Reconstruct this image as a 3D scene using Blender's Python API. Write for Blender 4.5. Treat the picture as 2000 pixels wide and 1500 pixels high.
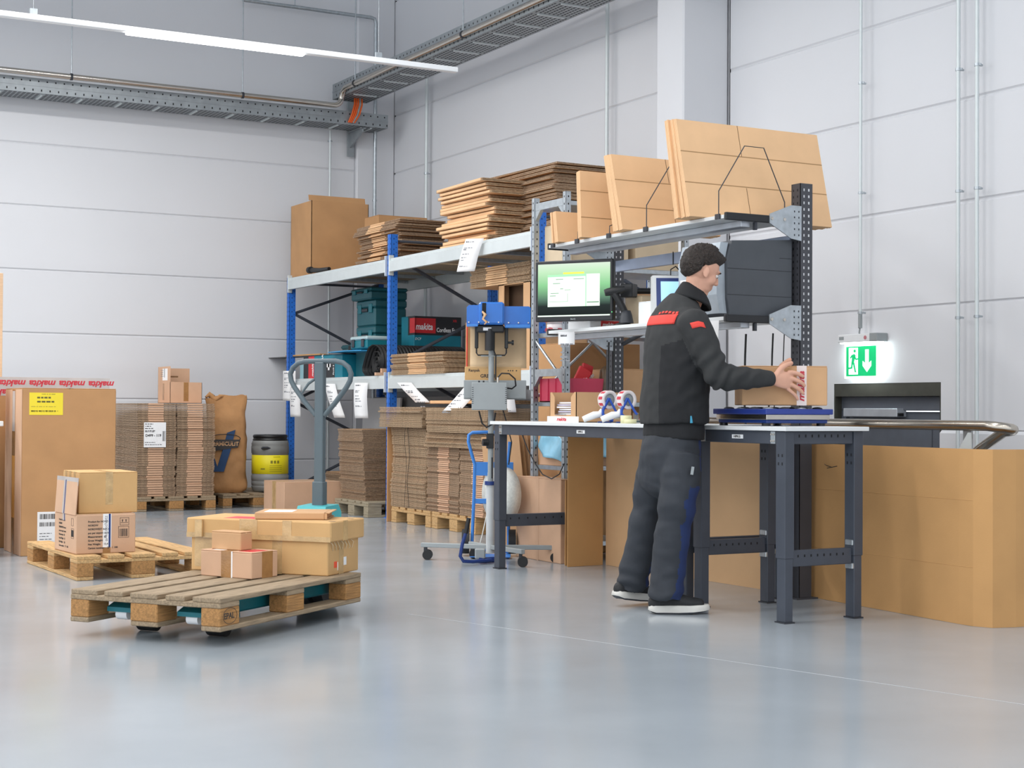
import bpy, math, random
from mathutils import Vector, Matrix, noise
random.seed(7)
for o in list(bpy.data.objects): bpy.data.objects.remove(o)
SC = bpy.context.scene; COL = SC.collection
# ------------------------------------------------------------------ camera
cam_d = bpy.data.cameras.new('camera'); cam = bpy.data.objects.new('camera', cam_d); COL.objects.link(cam)
cam_d.sensor_width = 36.0; cam_d.sensor_fit = 'HORIZONTAL'; cam_d.lens = 54.986; cam_d.clip_end = 200
yaw, pitch, roll = 0.507629, 0.016447, 0.005954
fw = Vector((math.sin(yaw)*math.cos(pitch), math.cos(yaw)*math.cos(pitch), math.sin(pitch)))
rt = Vector((math.cos(yaw), -math.sin(yaw), 0)); up = rt.cross(fw)
r2 = rt*math.cos(roll)+up*math.sin(roll); u2 = up*math.cos(roll)-rt*math.sin(roll)
cam.matrix_world = Matrix(((r2.x, u2.x, -fw.x, 0), (r2.y, u2.y, -fw.y, 0), (r2.z, u2.z, -fw.z, 1.02), (0, 0, 0, 1)))
SC.camera = cam
# ------------------------------------------------------------------ light
W = bpy.data.worlds.new('world'); SC.world = W; W.use_nodes = True
W.node_tree.nodes['Background'].inputs[0].default_value = (0.90, 0.95, 1.0, 1)
W.node_tree.nodes['Background'].inputs[1].default_value = 1.3
def area(name, loc, sx, sy, power, rot=(0, 0, 0), col=(1, .98, .95)):
    d = bpy.data.lights.new(name, 'AREA'); d.shape = 'RECTANGLE'; d.size = sx; d.size_y = sy; d.energy = power; d.color = col
    o = bpy.data.objects.new(name, d); COL.objects.link(o); o.location = loc; o.rotation_euler = rot; return o
# rows of ceiling luminaires of the hall (the hall goes on behind the camera)
for yy, pw in ((-1.5, 55), (2.5, 55), (6.5, 62), (10.0, 66), (13.4, 85)):
    for xx in (-5.0, -1.0, 3.0):
        area('hall_lamp', (xx, yy, 5.6 if yy < 9 else 5.0), 3.4, .35, pw)
SC.view_settings.view_transform = 'Standard'; SC.view_settings.look = 'None'; SC.view_settings.exposure = 0.30; SC.view_settings.gamma = 1
SC.view_settings.use_curve_mapping = False
# ------------------------------------------------------------------ helpers
def srgb(h):
    h = h.lstrip('#'); c = [int(h[i:i+2], 16)/255 for i in (0, 2, 4)]
    return tuple((x/12.92 if x <= .04045 else ((x+.055)/1.055)**2.4) for x in c)
MATS = {}
def mat(name, col, rough=.6, metal=0., var=.06, scale=9., bump=0., bscale=60., stretch=(1, 1, 1), spec=.5, emit=0., alpha=1., trans=0., coat=0.):
    if name in MATS: return MATS[name]
    if isinstance(col, str): col = srgb(col)
    m = bpy.data.materials.new(name); m.use_nodes = True; nt = m.node_tree; b = nt.nodes['Principled BSDF']
    tc = nt.nodes.new('ShaderNodeTexCoord'); mp = nt.nodes.new('ShaderNodeMapping'); nt.links.new(tc.outputs['Object'], mp.inputs[0]); mp.inputs['Scale'].default_value = stretch
    nz = nt.nodes.new('ShaderNodeTexNoise'); nz.inputs['Scale'].default_value = scale; nz.inputs['Detail'].default_value = 4; nt.links.new(mp.outputs[0], nz.inputs['Vector'])
    rp = nt.nodes.new('ShaderNodeValToRGB'); nt.links.new(nz.outputs[0], rp.inputs[0])
    lo = [max(0, c*(1-var*1.6)) for c in col]; hi = [min(1, c*(1+var)) for c in col]
    rp.color_ramp.elements[0].position = .3; rp.color_ramp.elements[1].position = .7
    rp.color_ramp.elements[0].color = (*lo, 1); rp.color_ramp.elements[1].color = (*hi, 1)
    nt.links.new(rp.outputs[0], b.inputs['Base Color'])
    b.inputs['Roughness'].default_value = rough; b.inputs['Metallic'].default_value = metal; b.inputs['Specular IOR Level'].default_value = spec
    if coat: b.inputs['Coat Weight'].default_value = coat; b.inputs['Coat Roughness'].default_value = .12
    if trans: b.inputs['Transmission Weight'].default_value = trans
    if alpha < 1: b.inputs['Alpha'].default_value = alpha
    if emit: nt.links.new(rp.outputs[0], b.inputs['Emission Color']); b.inputs['Emission Strength'].default_value = emit
    if bump:
        n2 = nt.nodes.new('ShaderNodeTexNoise'); n2.inputs['Scale'].default_value = bscale; n2.inputs['Detail'].default_value = 3; nt.links.new(mp.outputs[0], n2.inputs['Vector'])
        bp = nt.nodes.new('ShaderNodeBump'); bp.inputs['Strength'].default_value = bump; bp.inputs['Distance'].default_value = .01
        nt.links.new(n2.outputs[0], bp.inputs['Height']); nt.links.new(bp.outputs[0], b.inputs['Normal'])
    MATS[name] = m; return m
class MB:
    def __init__(s): s.v = []; s.f = []; s.m = []; s.s = []
    def add(s, vs, fs, mi=0, sm=False, M=None):
        n = len(s.v); s.v += [tuple(M @ Vector(v)) if M is not None else tuple(v) for v in vs]
        s.f += [tuple(i+n for i in f) for f in fs]; s.m += [mi]*len(fs); s.s += [sm]*len(fs); return s
    def box(s, a, b, mi=0, bev=0., M=None):
        (x0, y0, z0), (x1, y1, z1) = a, b
        if x0 > x1: x0, x1 = x1, x0
        if y0 > y1: y0, y1 = y1, y0
        if z0 > z1: z0, z1 = z1, z0
        if not bev:
            vs = [(x0,y0,z0),(x1,y0,z0),(x1,y1,z0),(x0,y1,z0),(x0,y0,z1),(x1,y0,z1),(x1,y1,z1),(x0,y1,z1)]
            return s.add(vs, [(0,3,2,1),(4,5,6,7),(0,1,5,4),(1,2,6,5),(2,3,7,6),(3,0,4,7)], mi, M=M)
        b_ = min(bev, (x1-x0)*.49, (y1-y0)*.49, (z1-z0)*.49); vs = []; idx = {}
        for i, X in enumerate((x0, x1)):
            for j, Y in enumerate((y0, y1)):
                for k, Z in enumerate((z0, z1)):
                    sx, sy, sz = (1, -1)[i]*b_, (1, -1)[j]*b_, (1, -1)[k]*b_
                    idx[i,j,k,0] = len(vs); vs.append((X, Y+sy, Z+sz))
                    idx[i,j,k,1] = len(vs); vs.append((X+sx, Y, Z+sz))
                    idx[i,j,k,2] = len(vs); vs.append((X+sx, Y+sy, Z))
        f = []; I = lambda i,j,k,a: idx[i,j,k,a]
        f += [(I(0,0,0,0),I(0,0,1,0),I(0,1,1,0),I(0,1,0,0)), (I(1,0,0,0),I(1,1,0,0),I(1,1,1,0),I(1,0,1,0))]
        f += [(I(0,0,0,1),I(1,0,0,1),I(1,0,1,1),I(0,0,1,1)), (I(0,1,0,1),I(0,1,1,1),I(1,1,1,1),I(1,1,0,1))]
        f += [(I(0,0,0,2),I(0,1,0,2),I(1,1,0,2),I(1,0,0,2)), (I(0,0,1,2),I(1,0,1,2),I(1,1,1,2),I(0,1,1,2))]
        for j in (0, 1):
            for k in (0, 1): f.append((I(0,j,k,1),I(1,j,k,1),I(1,j,k,2),I(0,j,k,2)))
        for i in (0, 1):
            for k in (0, 1): f.append((I(i,0,k,0),I(i,1,k,0),I(i,1,k,2),I(i,0,k,2)))
            for j in (0, 1): f.append((I(i,j,0,0),I(i,j,1,0),I(i,j,1,1),I(i,j,0,1)))
            for j in (0, 1):
                for k in (0, 1): f.append((I(i,j,k,0),I(i,j,k,1),I(i,j,k,2)))
        return s.add(vs, f, mi, M=M)
    def tube(s, pts, r, n=8, mi=0, closed=False, caps=True, sm=True):
        P = [Vector(p) for p in pts]; N = len(P); vs = []; up0 = None
        rr = r if isinstance(r, (list, tuple)) else [r]*N
        for i in range(N):
            if closed: t = (P[(i+1) % N]-P[i-1])
            else: t = P[min(i+1, N-1)]-P[max(i-1, 0)]
            t.normalize()
            if up0 is None:
                up0 = Vector((0, 0, 1)) if abs(t.z) < .9 else Vector((1, 0, 0))
            a = t.cross(up0)
            if a.length < 1e-5: a = t.orthogonal()
            a.normalize(); b = a.cross(t); b.normalize(); up0 = b
            for k in range(n):
                w = 2*math.pi*k/n; vs.append(P[i]+(a*math.cos(w)+b*math.sin(w))*rr[i])
        f = []
        for i in range(N if closed else N-1):
            for k in range(n):
                a0 = i*n+k; a1 = i*n+(k+1) % n; b0 = ((i+1) % N)*n+k; b1 = ((i+1) % N)*n+(k+1) % n
                f.append((a0, b0, b1, a1))
        s.add(vs, f, mi, sm)
        if caps and not closed:
            s.add(vs[:n], [tuple(range(n))], mi); s.add(vs[-n:], [tuple(reversed(range(n)))], mi)
        return s
    def cyl(s, p0, p1, r0, r1=None, n=16, mi=0, sm=True): return s.tube([p0, p1], [r0, r0 if r1 is None else r1], n, mi, sm=sm)
    def lathe(s, prof, n=24, c=(0, 0, 0), mi=0, sm=True, M=None):
        vs = []; f = []
        for (r, z) in prof:
            for k in range(n): w = 2*math.pi*k/n; vs.append((c[0]+r*math.cos(w), c[1]+r*math.sin(w), c[2]+z))
        for i in range(len(prof)-1):
            for k in range(n): f.append((i*n+k, i*n+(k+1) % n, (i+1)*n+(k+1) % n, (i+1)*n+k))
        return s.add(vs, f, mi, sm, M)
    def prism(s, poly, axis, a, b, mi=0, M=None):
        def P(u, v, w): return {'x': (w, u, v), 'y': (u, w, v), 'z': (u, v, w)}[axis]
        n = len(poly); vs = [P(u, v, a) for u, v in poly]+[P(u, v, b) for u, v in poly]
        f = [tuple(range(n)), tuple(range(2*n-1, n-1, -1))]+[(i, i+n, (i+1) % n+n, (i+1) % n) for i in range(n)]
        return s.add(vs, f, mi, M=M)
    def grid(s, fn, nu, nv, mi=0, sm=True, thick=None):
        vs = [fn(i/nu, j/nv) for i in range(nu+1) for j in range(nv+1)]; w = nv+1
        return s.add(vs, [(i*w+j, (i+1)*w+j, (i+1)*w+j+1, i*w+j+1) for i in range(nu) for j in range(nv)], mi, sm)
    def mesh(s, name, mats):
        m = bpy.data.meshes.new(name); m.from_pydata(s.v, [], s.f)
        for q in (mats if isinstance(mats, (list, tuple)) else [mats]): m.materials.append(q)
        m.polygons.foreach_set('material_index', s.m); m.polygons.foreach_set('use_smooth', s.s)
        import bmesh as _b
        bm = _b.new(); bm.from_mesh(m); _b.ops.recalc_face_normals(bm, faces=bm.faces); bm.to_mesh(m); bm.free()
        m.update(); return m
    def build(s, name, mats, parent=None, loc=(0, 0, 0), rz=0., rot=None): return obj(name, s.mesh(name, mats), parent, loc, rz, rot)
def obj(name, mesh, parent=None, loc=(0, 0, 0), rz=0., rot=None):
    o = bpy.data.objects.new(name, mesh); COL.objects.link(o); o.parent = parent; o.location = loc
    o.rotation_euler = rot if rot is not None else (0, 0, rz); return o
def tag(o, label, cat, group=None, kind=None):
    if label: o['label'] = label
    if cat: o['category'] = cat
    if group: o['group'] = group
    if kind: o['kind'] = kind
    return o
def thing(name, label, cat, loc=(0, 0, 0), rz=0., group=None, kind=None):
    o = bpy.data.objects.new(name, None); COL.objects.link(o); o.empty_display_size = .1; o.location = loc; o.rotation_euler = (0, 0, rz)
    return tag(o, label, cat, group, kind)
def struct(name, label=None, loc=(0, 0, 0)):
    o = bpy.data.objects.new(name, None); COL.objects.link(o); o.location = loc; o['kind'] = 'structure'
    if label: o['label'] = label
    return o
def solid(o, t, off=0.):
    m = o.modifiers.new('thick', 'SOLIDIFY'); m.thickness = t; m.offset = off; return o
def B(name, m, parent, a, b, bev=0.): return MB().box(a, b, 0, bev).build(name, m, parent)
_tc = {}
def text(body, size, m, parent, loc, rot, shear=0., bold=0., align='LEFT', name='lettering', depth=.0004, sx=1.):
    key = (body, size, shear, bold, align, depth, m.name)
    if key not in _tc:
        c = bpy.data.curves.new('txt', 'FONT'); c.body = body; c.size = size; c.shear = shear; c.offset = bold; c.align_x = align; c.extrude = depth; c.resolution_u = 2
        t = bpy.data.objects.new('txt', c); COL.objects.link(t)
        dg = bpy.context.evaluated_depsgraph_get(); me = bpy.data.meshes.new_from_object(t.evaluated_get(dg)); bpy.data.objects.remove(t)
        me.name = name; me.materials.clear(); me.materials.append(m); _tc[key] = me
    o = obj(name, _tc[key], parent, loc, rot=rot); o.scale = (sx, 1, 1); return o
PI = math.pi
RX = (PI/2, 0, 0)             # upright print on a face that looks to -y
RL = (PI/2, 0, -PI/2)         # upright print on a face that looks to -x
# ------------------------------------------------------------------ materials
KRAFT = mat('kraft_board', '#cba178', .85, var=.05, scale=5, bump=.08, bscale=250)
KRAFT2 = mat('kraft_board_yellow', '#d0a772', .85, var=.05, scale=5, bump=.08, bscale=250)
KRAFT3 = mat('kraft_board_pinkish', '#cfa88a', .85, var=.05, scale=5, bump=.08, bscale=250)
KRAFT4 = mat('kraft_board_brown', '#bd9063', .85, var=.06, scale=4, bump=.08, bscale=250)
KRAFTL = mat('kraft_board_light', '#e6bc90', .85, var=.04, scale=5, bump=.06, bscale=250)
FLUTE = mat('cut_board_edge', '#b59a7c', .95, var=.28, scale=55, stretch=(1, 1, 2.5), bump=.6, bscale=180)
FLUTED = mat('cut_board_edge_grey', '#ab9076', .95, var=.28, scale=60, stretch=(1, 1, 2.5), bump=.6, bscale=180)
INSIDE = mat('carton_inside', '#7b5a3c', .9)
TAPEC = mat('clear_tape', '#c9a878', .18, var=.12, scale=20, spec=.6, bump=.15, bscale=90)
TAPEB = mat('brown_tape', '#a5794a', .2, var=.1, scale=25, spec=.6, bump=.15, bscale=90)
TAPEW = mat('silver_tape', '#bdb8b6', .3, var=.06)
WHITE = mat('white_paper', '#f1f1f2', .7, var=.015)
INK = mat('black_ink', '#3a3838', .7, var=.05)
INKG = mat('grey_ink', '#8d8f94', .7, var=.05)
RED = mat('red_ink', '#cf2b33', .5, var=.04)
WALL = mat('white_wall_panel', '#dcdde1', .62, var=.012, scale=.7, bump=.02, bscale=30)
GALV = mat('galvanised_steel', '#b9c0c5', .38, .75, var=.09, scale=28)
GALVP = mat('pale_galvanised_beam', '#d2d9da', .42, .25, var=.025, scale=8)
STEEL = mat('stainless_steel', '#c9c3ba', .22, 1., var=.05, scale=10, stretch=(1, 30, 1))
BLUEP = mat('blue_powder_coat', '#2a6ecb', .38, var=.05)
BLUEL = mat('light_blue_paint', '#3f86d8', .35, var=.04)
BLUED = mat('navy_paint', '#1c3778', .3, var=.05)
ANTH = mat('anthracite_paint', '#454a54', .42, var=.06, spec=.4)
ANTHD = mat('dark_anthracite', '#33363d', .45, var=.06)
BLACK = mat('black_plastic', '#1c1d20', .4, var=.1)
RUBBER = mat('black_rubber', '#242527', .65, var=.1, bump=.1)
DARK = mat('dark_gap', '#15161a', .8)
TEAL = mat('teal_plastic', '#0f7480', .4, var=.05)
TEALD = mat('dark_teal_case', '#24626c', .45, var=.05)
GREYM = mat('grey_enamel', '#9aa0a2', .4, var=.03)
LGREY = mat('light_grey_laminate', '#dfe2e3', .4, var=.015)
WHITEP = mat('white_plastic', '#eceef0', .35, var=.015)
WHITEL = mat('white_lacquer', '#e9ecef', .35, var=.015)
def wood(name, c1, c2, c3):
    m = mat(name, c1, .8, var=.2, scale=7, stretch=(1.2, 14, 14), bump=.5, bscale=18)
    return m
WOODN = wood('fresh_pallet_wood', '#cda673', 0, 0); WOODO = wood('weathered_pallet_wood', '#a08c72', 0, 0); WOODB = wood('pallet_block_wood', '#b0824f', 0, 0); WOODG = wood('grey_pallet_wood', '#a89c84', 0, 0)
BEECH = mat('beech_edge', '#d9b796', .6, var=.06, stretch=(1, 1, 8))
# ================================================================== SETTING
FLOOR = mat('polished_grey_floor', '#a6aeb5', .16, var=.05, scale=1.3, spec=.55, bump=.012, bscale=3.0)
_n = FLOOR.node_tree; _b = _n.nodes['Principled BSDF']
_nz = _n.nodes.new('ShaderNodeTexNoise'); _nz.inputs['Scale'].default_value = 2.2; _nz.inputs['Detail'].default_value = 6
_mr = _n.nodes.new('ShaderNodeMapRange'); _mr.inputs[3].default_value = .10; _mr.inputs[4].default_value = .24
_tc2 = _n.nodes.new('ShaderNodeTexCoord'); _n.links.new(_tc2.outputs['Object'], _nz.inputs['Vector']); _n.links.new(_nz.outputs[0], _mr.inputs[0]); _n.links.new(_mr.outputs[0], _b.inputs['Roughness'])
HX0, HY0, HY1 = 5.98, 5.3, 8.8
fm = MB()
for (a, b) in (((-10, -8), (HX0, 16.6)), ((HX0, -8), (7.65, HY0)), ((HX0, HY1), (7.65, 16.6))):
    fm.box((a[0], a[1], -.12), (b[0], b[1], 0))
floor = tag(fm.build('floor', FLOOR), None, None, kind='structure')
JL = mat('floor_joint_mark', '#c9ced3', .4)
x0, y0, x1, y1 = 3.35, 7.07, 4.30, 3.70
_d = Vector((x1-x0, y1-y0, 0)).normalized(); _p = Vector((-_d.y, _d.x, 0))*.0018
jm = MB(); jm.prism([(x0+_p.x, y0+_p.y), (x0-_p.x, y0-_p.y), (x1-_p.x, y1-_p.y), (x1+_p.x, y1+_p.y)], 'z', .0002, .0006); jm.build('joint_line', JL, floor)
# stair pit in front of the sunken exit door
pit = struct('floor_stairwell', 'concrete stairwell going down to the sunken exit door')
CONC = mat('concrete', '#8f9194', .8, var=.1, bump=.2)
pm = MB(); pm.box((HX0, HY0, -.95), (7.9, HY1, -.83)); pm.box((HX0-.08, HY0, -.83), (HX0, HY1, -.12)); pm.box((HX0, HY1, -.83), (7.6, HY1+.08, -.12)); pm.build('pit_shell', CONC, pit)
for i in range(4): MB().box((HX0, HY0+i*.27, -.83), (7.6, HY0+(i+1)*.27, -.17-.17*i)).build('step', CONC, pit)
# ceiling
tag(MB().box((-10, -8, 7.1), (7.65, 16.6, 7.25)).build('ceiling', mat('ceiling_paint', '#d8dadd', .8, var=.02)), None, None, kind='structure')
# back wall (left in the picture)
SEAM = [0, .445, 1.11, 1.785, 2.44, 3.105, 3.75, 4.42, 5.09, 5.76, 6.43, 7.1]
SEAMM = mat('wall_joint', '#d0d1d5', .7, var=.02)
wb = struct('wall_back', 'white wall of long horizontal panels')
B('wall_core', SEAMM, wb, (-10, 16.562, 0), (7.7, 16.8, 7.1))
for a, b in zip(SEAM[:-1], SEAM[1:]): B('panel', WALL, wb, (-10, 16.55, a+.004), (7.12, 16.58, b-.004), .009)
B('pilaster', WALL, wb, (7.125, 16.5, 0), (7.6, 16.6, 7.1), .015)
# right wall: left bay, column, right bay with door opening
wr = struct('wall_right', 'white panelled wall behind shelves and packing bench')
RS = [0, .905, 1.735, 2.41, 3.085, 3.75, 4.42, 5.09, 5.76, 6.43, 7.1]
DY0, DY1, DZ = 7.755, 8.83, 1.222
for (a, b) in (((7.612, 10.2, 0), (7.85, 16.8, 7.1)), ((7.612, -8, 0), (7.85, DY0, 7.1)), ((7.612, DY1, 0), (7.85, 10.2, 7.1)), ((7.612, DY0, DZ), (7.85, DY1, 7.1)), ((7.612, 7, -.95), (7.85, DY0, 0)), ((7.612, DY1, -.95), (7.85, 9, 0))):
    B('wall_core', SEAMM, wr, a, b)
for a, b in zip(SEAM[:-1], SEAM[1:]): B('panel', WALL, wr, (7.6, 10.3, a+.004), (7.63, 16.52, b-.004), .009)
for i, (a, b) in enumerate(zip(RS[:-1], RS[1:])):
    a += .004; b -= .004
    if i == 0:
        B('plinth', WALL, wr, (7.57, -8, -.1), (7.63, DY0, b), .02); B('plinth', WALL, wr, (7.57, DY1, -.1), (7.63, 10.1, b), .02)
    elif i == 1:
        MB().prism([(-8, a), (DY0, a), (DY0, DZ), (DY1, DZ), (DY1, a), (10.1, a), (10.1, b), (-8, b)], 'x', 7.6, 7.63).build('panel', WALL, wr)
    else: B('panel', WALL, wr, (7.6, -8, a), (7.63, 10.1, b), .012)
B('dark_joint', DARK, wr, (7.605, 10.098, 0), (7.628, 10.104, 7.1))
B('dark_joint', DARK, wr, (7.604, 16.494, 0), (7.612, 16.5, 7.1))
tag(MB().box((7.16, 10.117, 0), (7.6, 10.49, 7.1), 0, .012).build('wall_column', WALL), 'square white column standing out of the wall', None, kind='structure')
# sunken exit door
d1 = struct('door_1', 'dark grey exit door below floor level with closer')
DOORM = mat('dark_grey_door', '#5b616b', .45, var=.05); DOORD = mat('door_reveal', '#43433c', .7, var=.15)
B('door_lintel', DOORD, d1, (7.602, DY0, 1.13), (7.8, DY1, 1.22)); B('door_reveal', DOORD, d1, (7.602, DY0, -.83), (7.80, DY0+.012, 1.13)); B('door_reveal', DOORD, d1, (7.602, DY1-.012, -.83), (7.80, DY1, 1.13))
B('door_frame', DOORM, d1, (7.66, DY0+.012, 1.03), (7.78, DY1-.012, 1.13), .004); B('door_frame', DOORM, d1, (7.66, DY0+.012, -.83), (7.78, DY0+.06, 1.03), .004); B('door_frame', DOORM, d1, (7.66, DY1-.06, -.83), (7.78, DY1-.012, 1.03), .004)
lf = B('door_leaf', DOORM, d1, (7.69, DY0+.066, -.82), (7.76, DY1-.066, 1.022), .003)
B('door_panel', DOORM, lf, (7.68, DY0+.17, -.7), (7.692, DY1-.17, .92), .006)
cl = B('door_closer', mat('closer_silver', '#b9bec6', .4, .4), d1, (7.60, DY0+.42, .985), (7.69, DY1-.1, 1.045), .004); B('closer_end', DARK, cl, (7.605, DY0+.405, .99), (7.65, DY0+.42, 1.012))
# ------------------------------------------------------------------ trays, pipes, conduits
TRAYM = mat('grey_tray_steel', '#9ba1a5', .5, .5, var=.07, scale=14); SLOT = DARK
def tray(name, label, p0, p1, w, h, holes=True):
    """p0->p1 along an axis; root at p0"""
    L = (Vector(p1)-Vector(p0)).length; ang = math.atan2(p1[1]-p0[1], p1[0]-p0[0])
    t = thing(name, label, 'cable tray', p0, ang, 'cable trays')
    B('tray_bottom', TRAYM, t, (0, -w/2, 0), (L, w/2, .003))
    for s in (-1, 1):
        B('tray_side', TRAYM, t, (0, s*w/2-.002, 0), (L, s*w/2+.002, h)); B('tray_lip', TRAYM, t, (0, s*(w/2-.008)-.008, h-.004), (L, s*(w/2-.008)+.008, h))
        B('tray_ridge', TRAYM, t, (0, s*(w/2+.003)-.003, h*.45), (L, s*(w/2+.003)+.003, h*.52))
        m = MB(); k = .08
        while k < L-.05:
            m.box((k, s*(w/2+.0022), h*.74), (k+.014, s*(w/2+.0032), h*.84)); m.box((k+.03, s*(w/2+.0022), h*.12), (k+.042, s*(w/2+.0032), h*.26)); k += .085
        tag(m.build('side_slots', SLOT, t), None, None, kind='stuff')
    m = MB(); k = .06; r = 0
    while k < L-.05:
        if (r % 9) != 8:
            n = 9
            for j in range(n):
                yy = -w/2+.03+(w-.06)*j/(n-1); m.box((k, yy-.006, -.0012), (k+.03, yy+.006, .0002))
        k += .045; r += 1
    tag(m.build('bottom_slots', SLOT, t), None, None, kind='stuff')
    k = .42
    while k < L: B('cross_rib', GALVP, t, (k, -w*.33, -.012), (k+.02, w*.33, 0)); k += .405
    return t
tray('cable_tray', 'perforated grey cable tray along the left wall under the lamp', (-3, 16.28, 4.19), (7.33, 16.28, 4.19), .36, .15)
tray('cable_tray', 'perforated grey cable tray above shelves, climbing to the top edge', (6.945, 16.3, 4.49), (6.945, 7.5, 4.49), .41, .17)
# wall bracket below tray
br = thing('tray_bracket', 'grey steel wall bracket carrying the end of left cable tray', 'bracket', (7.0, 16.5, 3.9))
B('back_plate', TRAYM, br, (0, -.012, 0), (.09, 0, .7), .002); MB().prism([(-.012, .1), (-.012, .28), (-.36, .28), (-.36, .235)], 'x', .03, .05).build('gusset', TRAYM, br); B('arm_flange', TRAYM, br, (.01, -.36, .27), (.08, -.012, .285))
# stainless pipes
sp = thing('stainless_pipe', 'stainless steel pipe hung beside trays with elbow at the corner', 'pipe', (0, 0, 0))
path = [(-3, 15.98, 4.365), (6.62, 15.98, 4.365)]
for k in range(1, 6): a = k/6*PI/2; path.append((6.62+.09*math.sin(a), 15.98, 4.365+.09*(1-math.cos(a))))
path += [(6.71, 15.98, 4.46), (6.71, 15.93, 4.52), (6.71, 15.86, 4.55), (6.71, 7.5, 4.55)]
MB().tube(path, .03, 12).build('pipe_run', STEEL, sp)
for (x, y, z) in ((3.76, 15.98, 4.365), (5.57, 15.98, 4.365), (1.9, 15.98, 4.365)):
    MB().cyl((x-.012, y, z), (x+.012, y, z), .036, n=12).build('pipe_clamp', ANTHD, sp); MB().cyl((x, y, z+.03), (x, y, 7.1), .006, n=6).build('hanger_rod', GALV, sp)
for y in (15.6, 13.05, 10.5):
    MB().cyl((6.71, y-.012, 4.55), (6.71, y+.012, 4.55), .036, n=12).build('pipe_clamp', ANTHD, sp); MB().cyl((6.71, y, 4.58), (6.71, y, 7.1), .006, n=6).build('hanger_rod', GALV, sp)
oc = thing('orange_cable_bundle', 'bright orange cables dropping between the two cable trays', 'cables', (6.9, 16.1, 4.3))
ORANGE = mat('orange_cable', '#e8621c', .5)
for k in range(5):
    q = k*.022; MB().tube([(q*.8-.06, -.02, -.09), (q-.03, -.05, 0), (q+.01, -.03, .12), (q+.02, 0, .22)], .01, 6).build('cable', ORANGE if k != 3 else GREYM, oc)
up_ = thing('upper_pipe', 'grey pipe near the top edge turning down the corner', 'pipe', (0, 0, 0))
MB().tube([(5.69, 16.35, 5.49), (7.22, 16.35, 5.49), (7.27, 16.35, 5.48), (7.285, 16.35, 5.43), (7.285, 16.35, 0.02)], .021, 10).build('pipe_run', GALV, up_)
for (x, z) in ((5.72, 5.49), (6.3, 5.49)): MB().cyl((x, 16.35, z), (x, 16.35, 7.1), .006, n=6).build('hanger_rod', GALV, up_)
for z in (1.0, 2.2, 3.4, 4.7): MB().cyl((7.285, 16.35, z-.01), (7.285, 16.35, z+.01), .027, n=10).build('pipe_clamp', GALV, up_)
def conduit(label, x, y, z0, z1, clamps, face, r=.0125, flare=None):
    t = thing('conduit', label, 'conduit', (x, y, z0), 0, 'wall conduits')
    MB().cyl((0, 0, 0), (0, 0, z1-z0), r, n=10).build('conduit_tube', GALVP, t)
    for z in clamps:
        m = MB(); m.cyl((0, 0, z-z0-.009), (0, 0, z-z0+.009), r*1.35, n=10)
        if face == 'x': m.box((0, -.028, z-z0-.006), (.012, .028, z-z0+.006)); m.box((0, -.008, z-z0-.006), (.045, .008, z-z0+.006))
        else: m.box((-.028, 0, z-z0-.006), (.028, .012, z-z0+.006)); m.box((-.008, 0, z-z0-.006), (.008, .045, z-z0+.006))
        m.build('conduit_clamp', GALV, t)
    return t
conduit('thin steel conduit on left wall ending under the cable tray', 6.775, 16.45, 0, 4.17, (1.0, 2.5, 4.05), 'y')
c_ = conduit('steel conduit right of the room corner with cable entering on top', 7.53, 15.51, 0, 4.72, (1.2, 2.6, 3.62), 'x', .02)
MB().tube([(0, 0, 4.7), (0, .0, 4.76), (-.06, .02, 4.82), (-.3, .02, 4.80), (-.45, .02, 4.7)], .012, 6).build('cable', mat('brown_cable', '#9a7d60', .6), c_)
conduit('bright steel conduit rising behind the leaning cartons', 7.52, 11.80, 0, 7.0, (1.2, 2.6), 'x', .018)
cs = conduit('steel conduit leading down to the exit sign', 7.52, 8.46, 1.66, 7.0, (1.72, 2.57, 3.35), 'x', .0115)
B('coupling', GREYM, cs, (-.012, -.012, -.05), (.012, .012, .05), .003); MB().tube([(0, 0, -.03), (0, .01, -.08), (0, .004, -.13)], .006, 6).build('cable', GREYM, cs)
conduit('left one of the two close steel conduits at right', 7.52, 7.52, 0, 7.0, (1.64, 2.47, 3.27), 'x', .0135)
conduit('right one of the two close steel conduits at right', 7.52, 7.355, 0, 7.0, (1.64, 2.47, 3.27), 'x', .0135)
sd = thing('sprinkler_pipe', 'short grey pipe end sticking out below the tray at top', 'pipe', (7.4, 12.4, 4.55))
MB().tube([(-.45, .9, .13), (0.06, -.42, .13)], .014, 8).build('pipe_run', GREYM, sd); MB().tube([(.04, -.37, .13), (.075, -.46, .13)], .02, 8).build('end_cap', GREYM, sd)
# ------------------------------------------------------------------ strip lamp
LY, LZ = 11.0, 3.695
lm = thing('strip_lamp', 'long white hanging lamp rail with one lit LED tube', 'lamp', (0, LY, LZ))
B('lamp_rail', WHITEL, lm, (-4, -.03, -.012), (5.60, .03, .028), .004)
B('lamp_tube', mat('lit_led', (1, .98, .95), .5, emit=9), lm, (2.97, -.026, -.028), (4.31, .026, -.012), .004)
for x in (2.3, 4.9, -.5):
    B('hanger_clip', GALV, lm, (x, -.012, .03), (x+.05, .012, .07)); MB().cyl((x+.025, 0, .07), (x+.025, 0, 3.4), .0015, n=4).build('hanger_wire', GALV, lm)
ld = bpy.data.lights.new('strip_light', 'AREA'); ld.shape = 'RECTANGLE'; ld.size = 1.3; ld.size_y = .05; ld.energy = 22; ld.color = (1, .98, .95)
lo = bpy.data.objects.new('strip_light', ld); COL.objects.link(lo); lo.parent = lm; lo.location = (3.64, 0, -.035)
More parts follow.
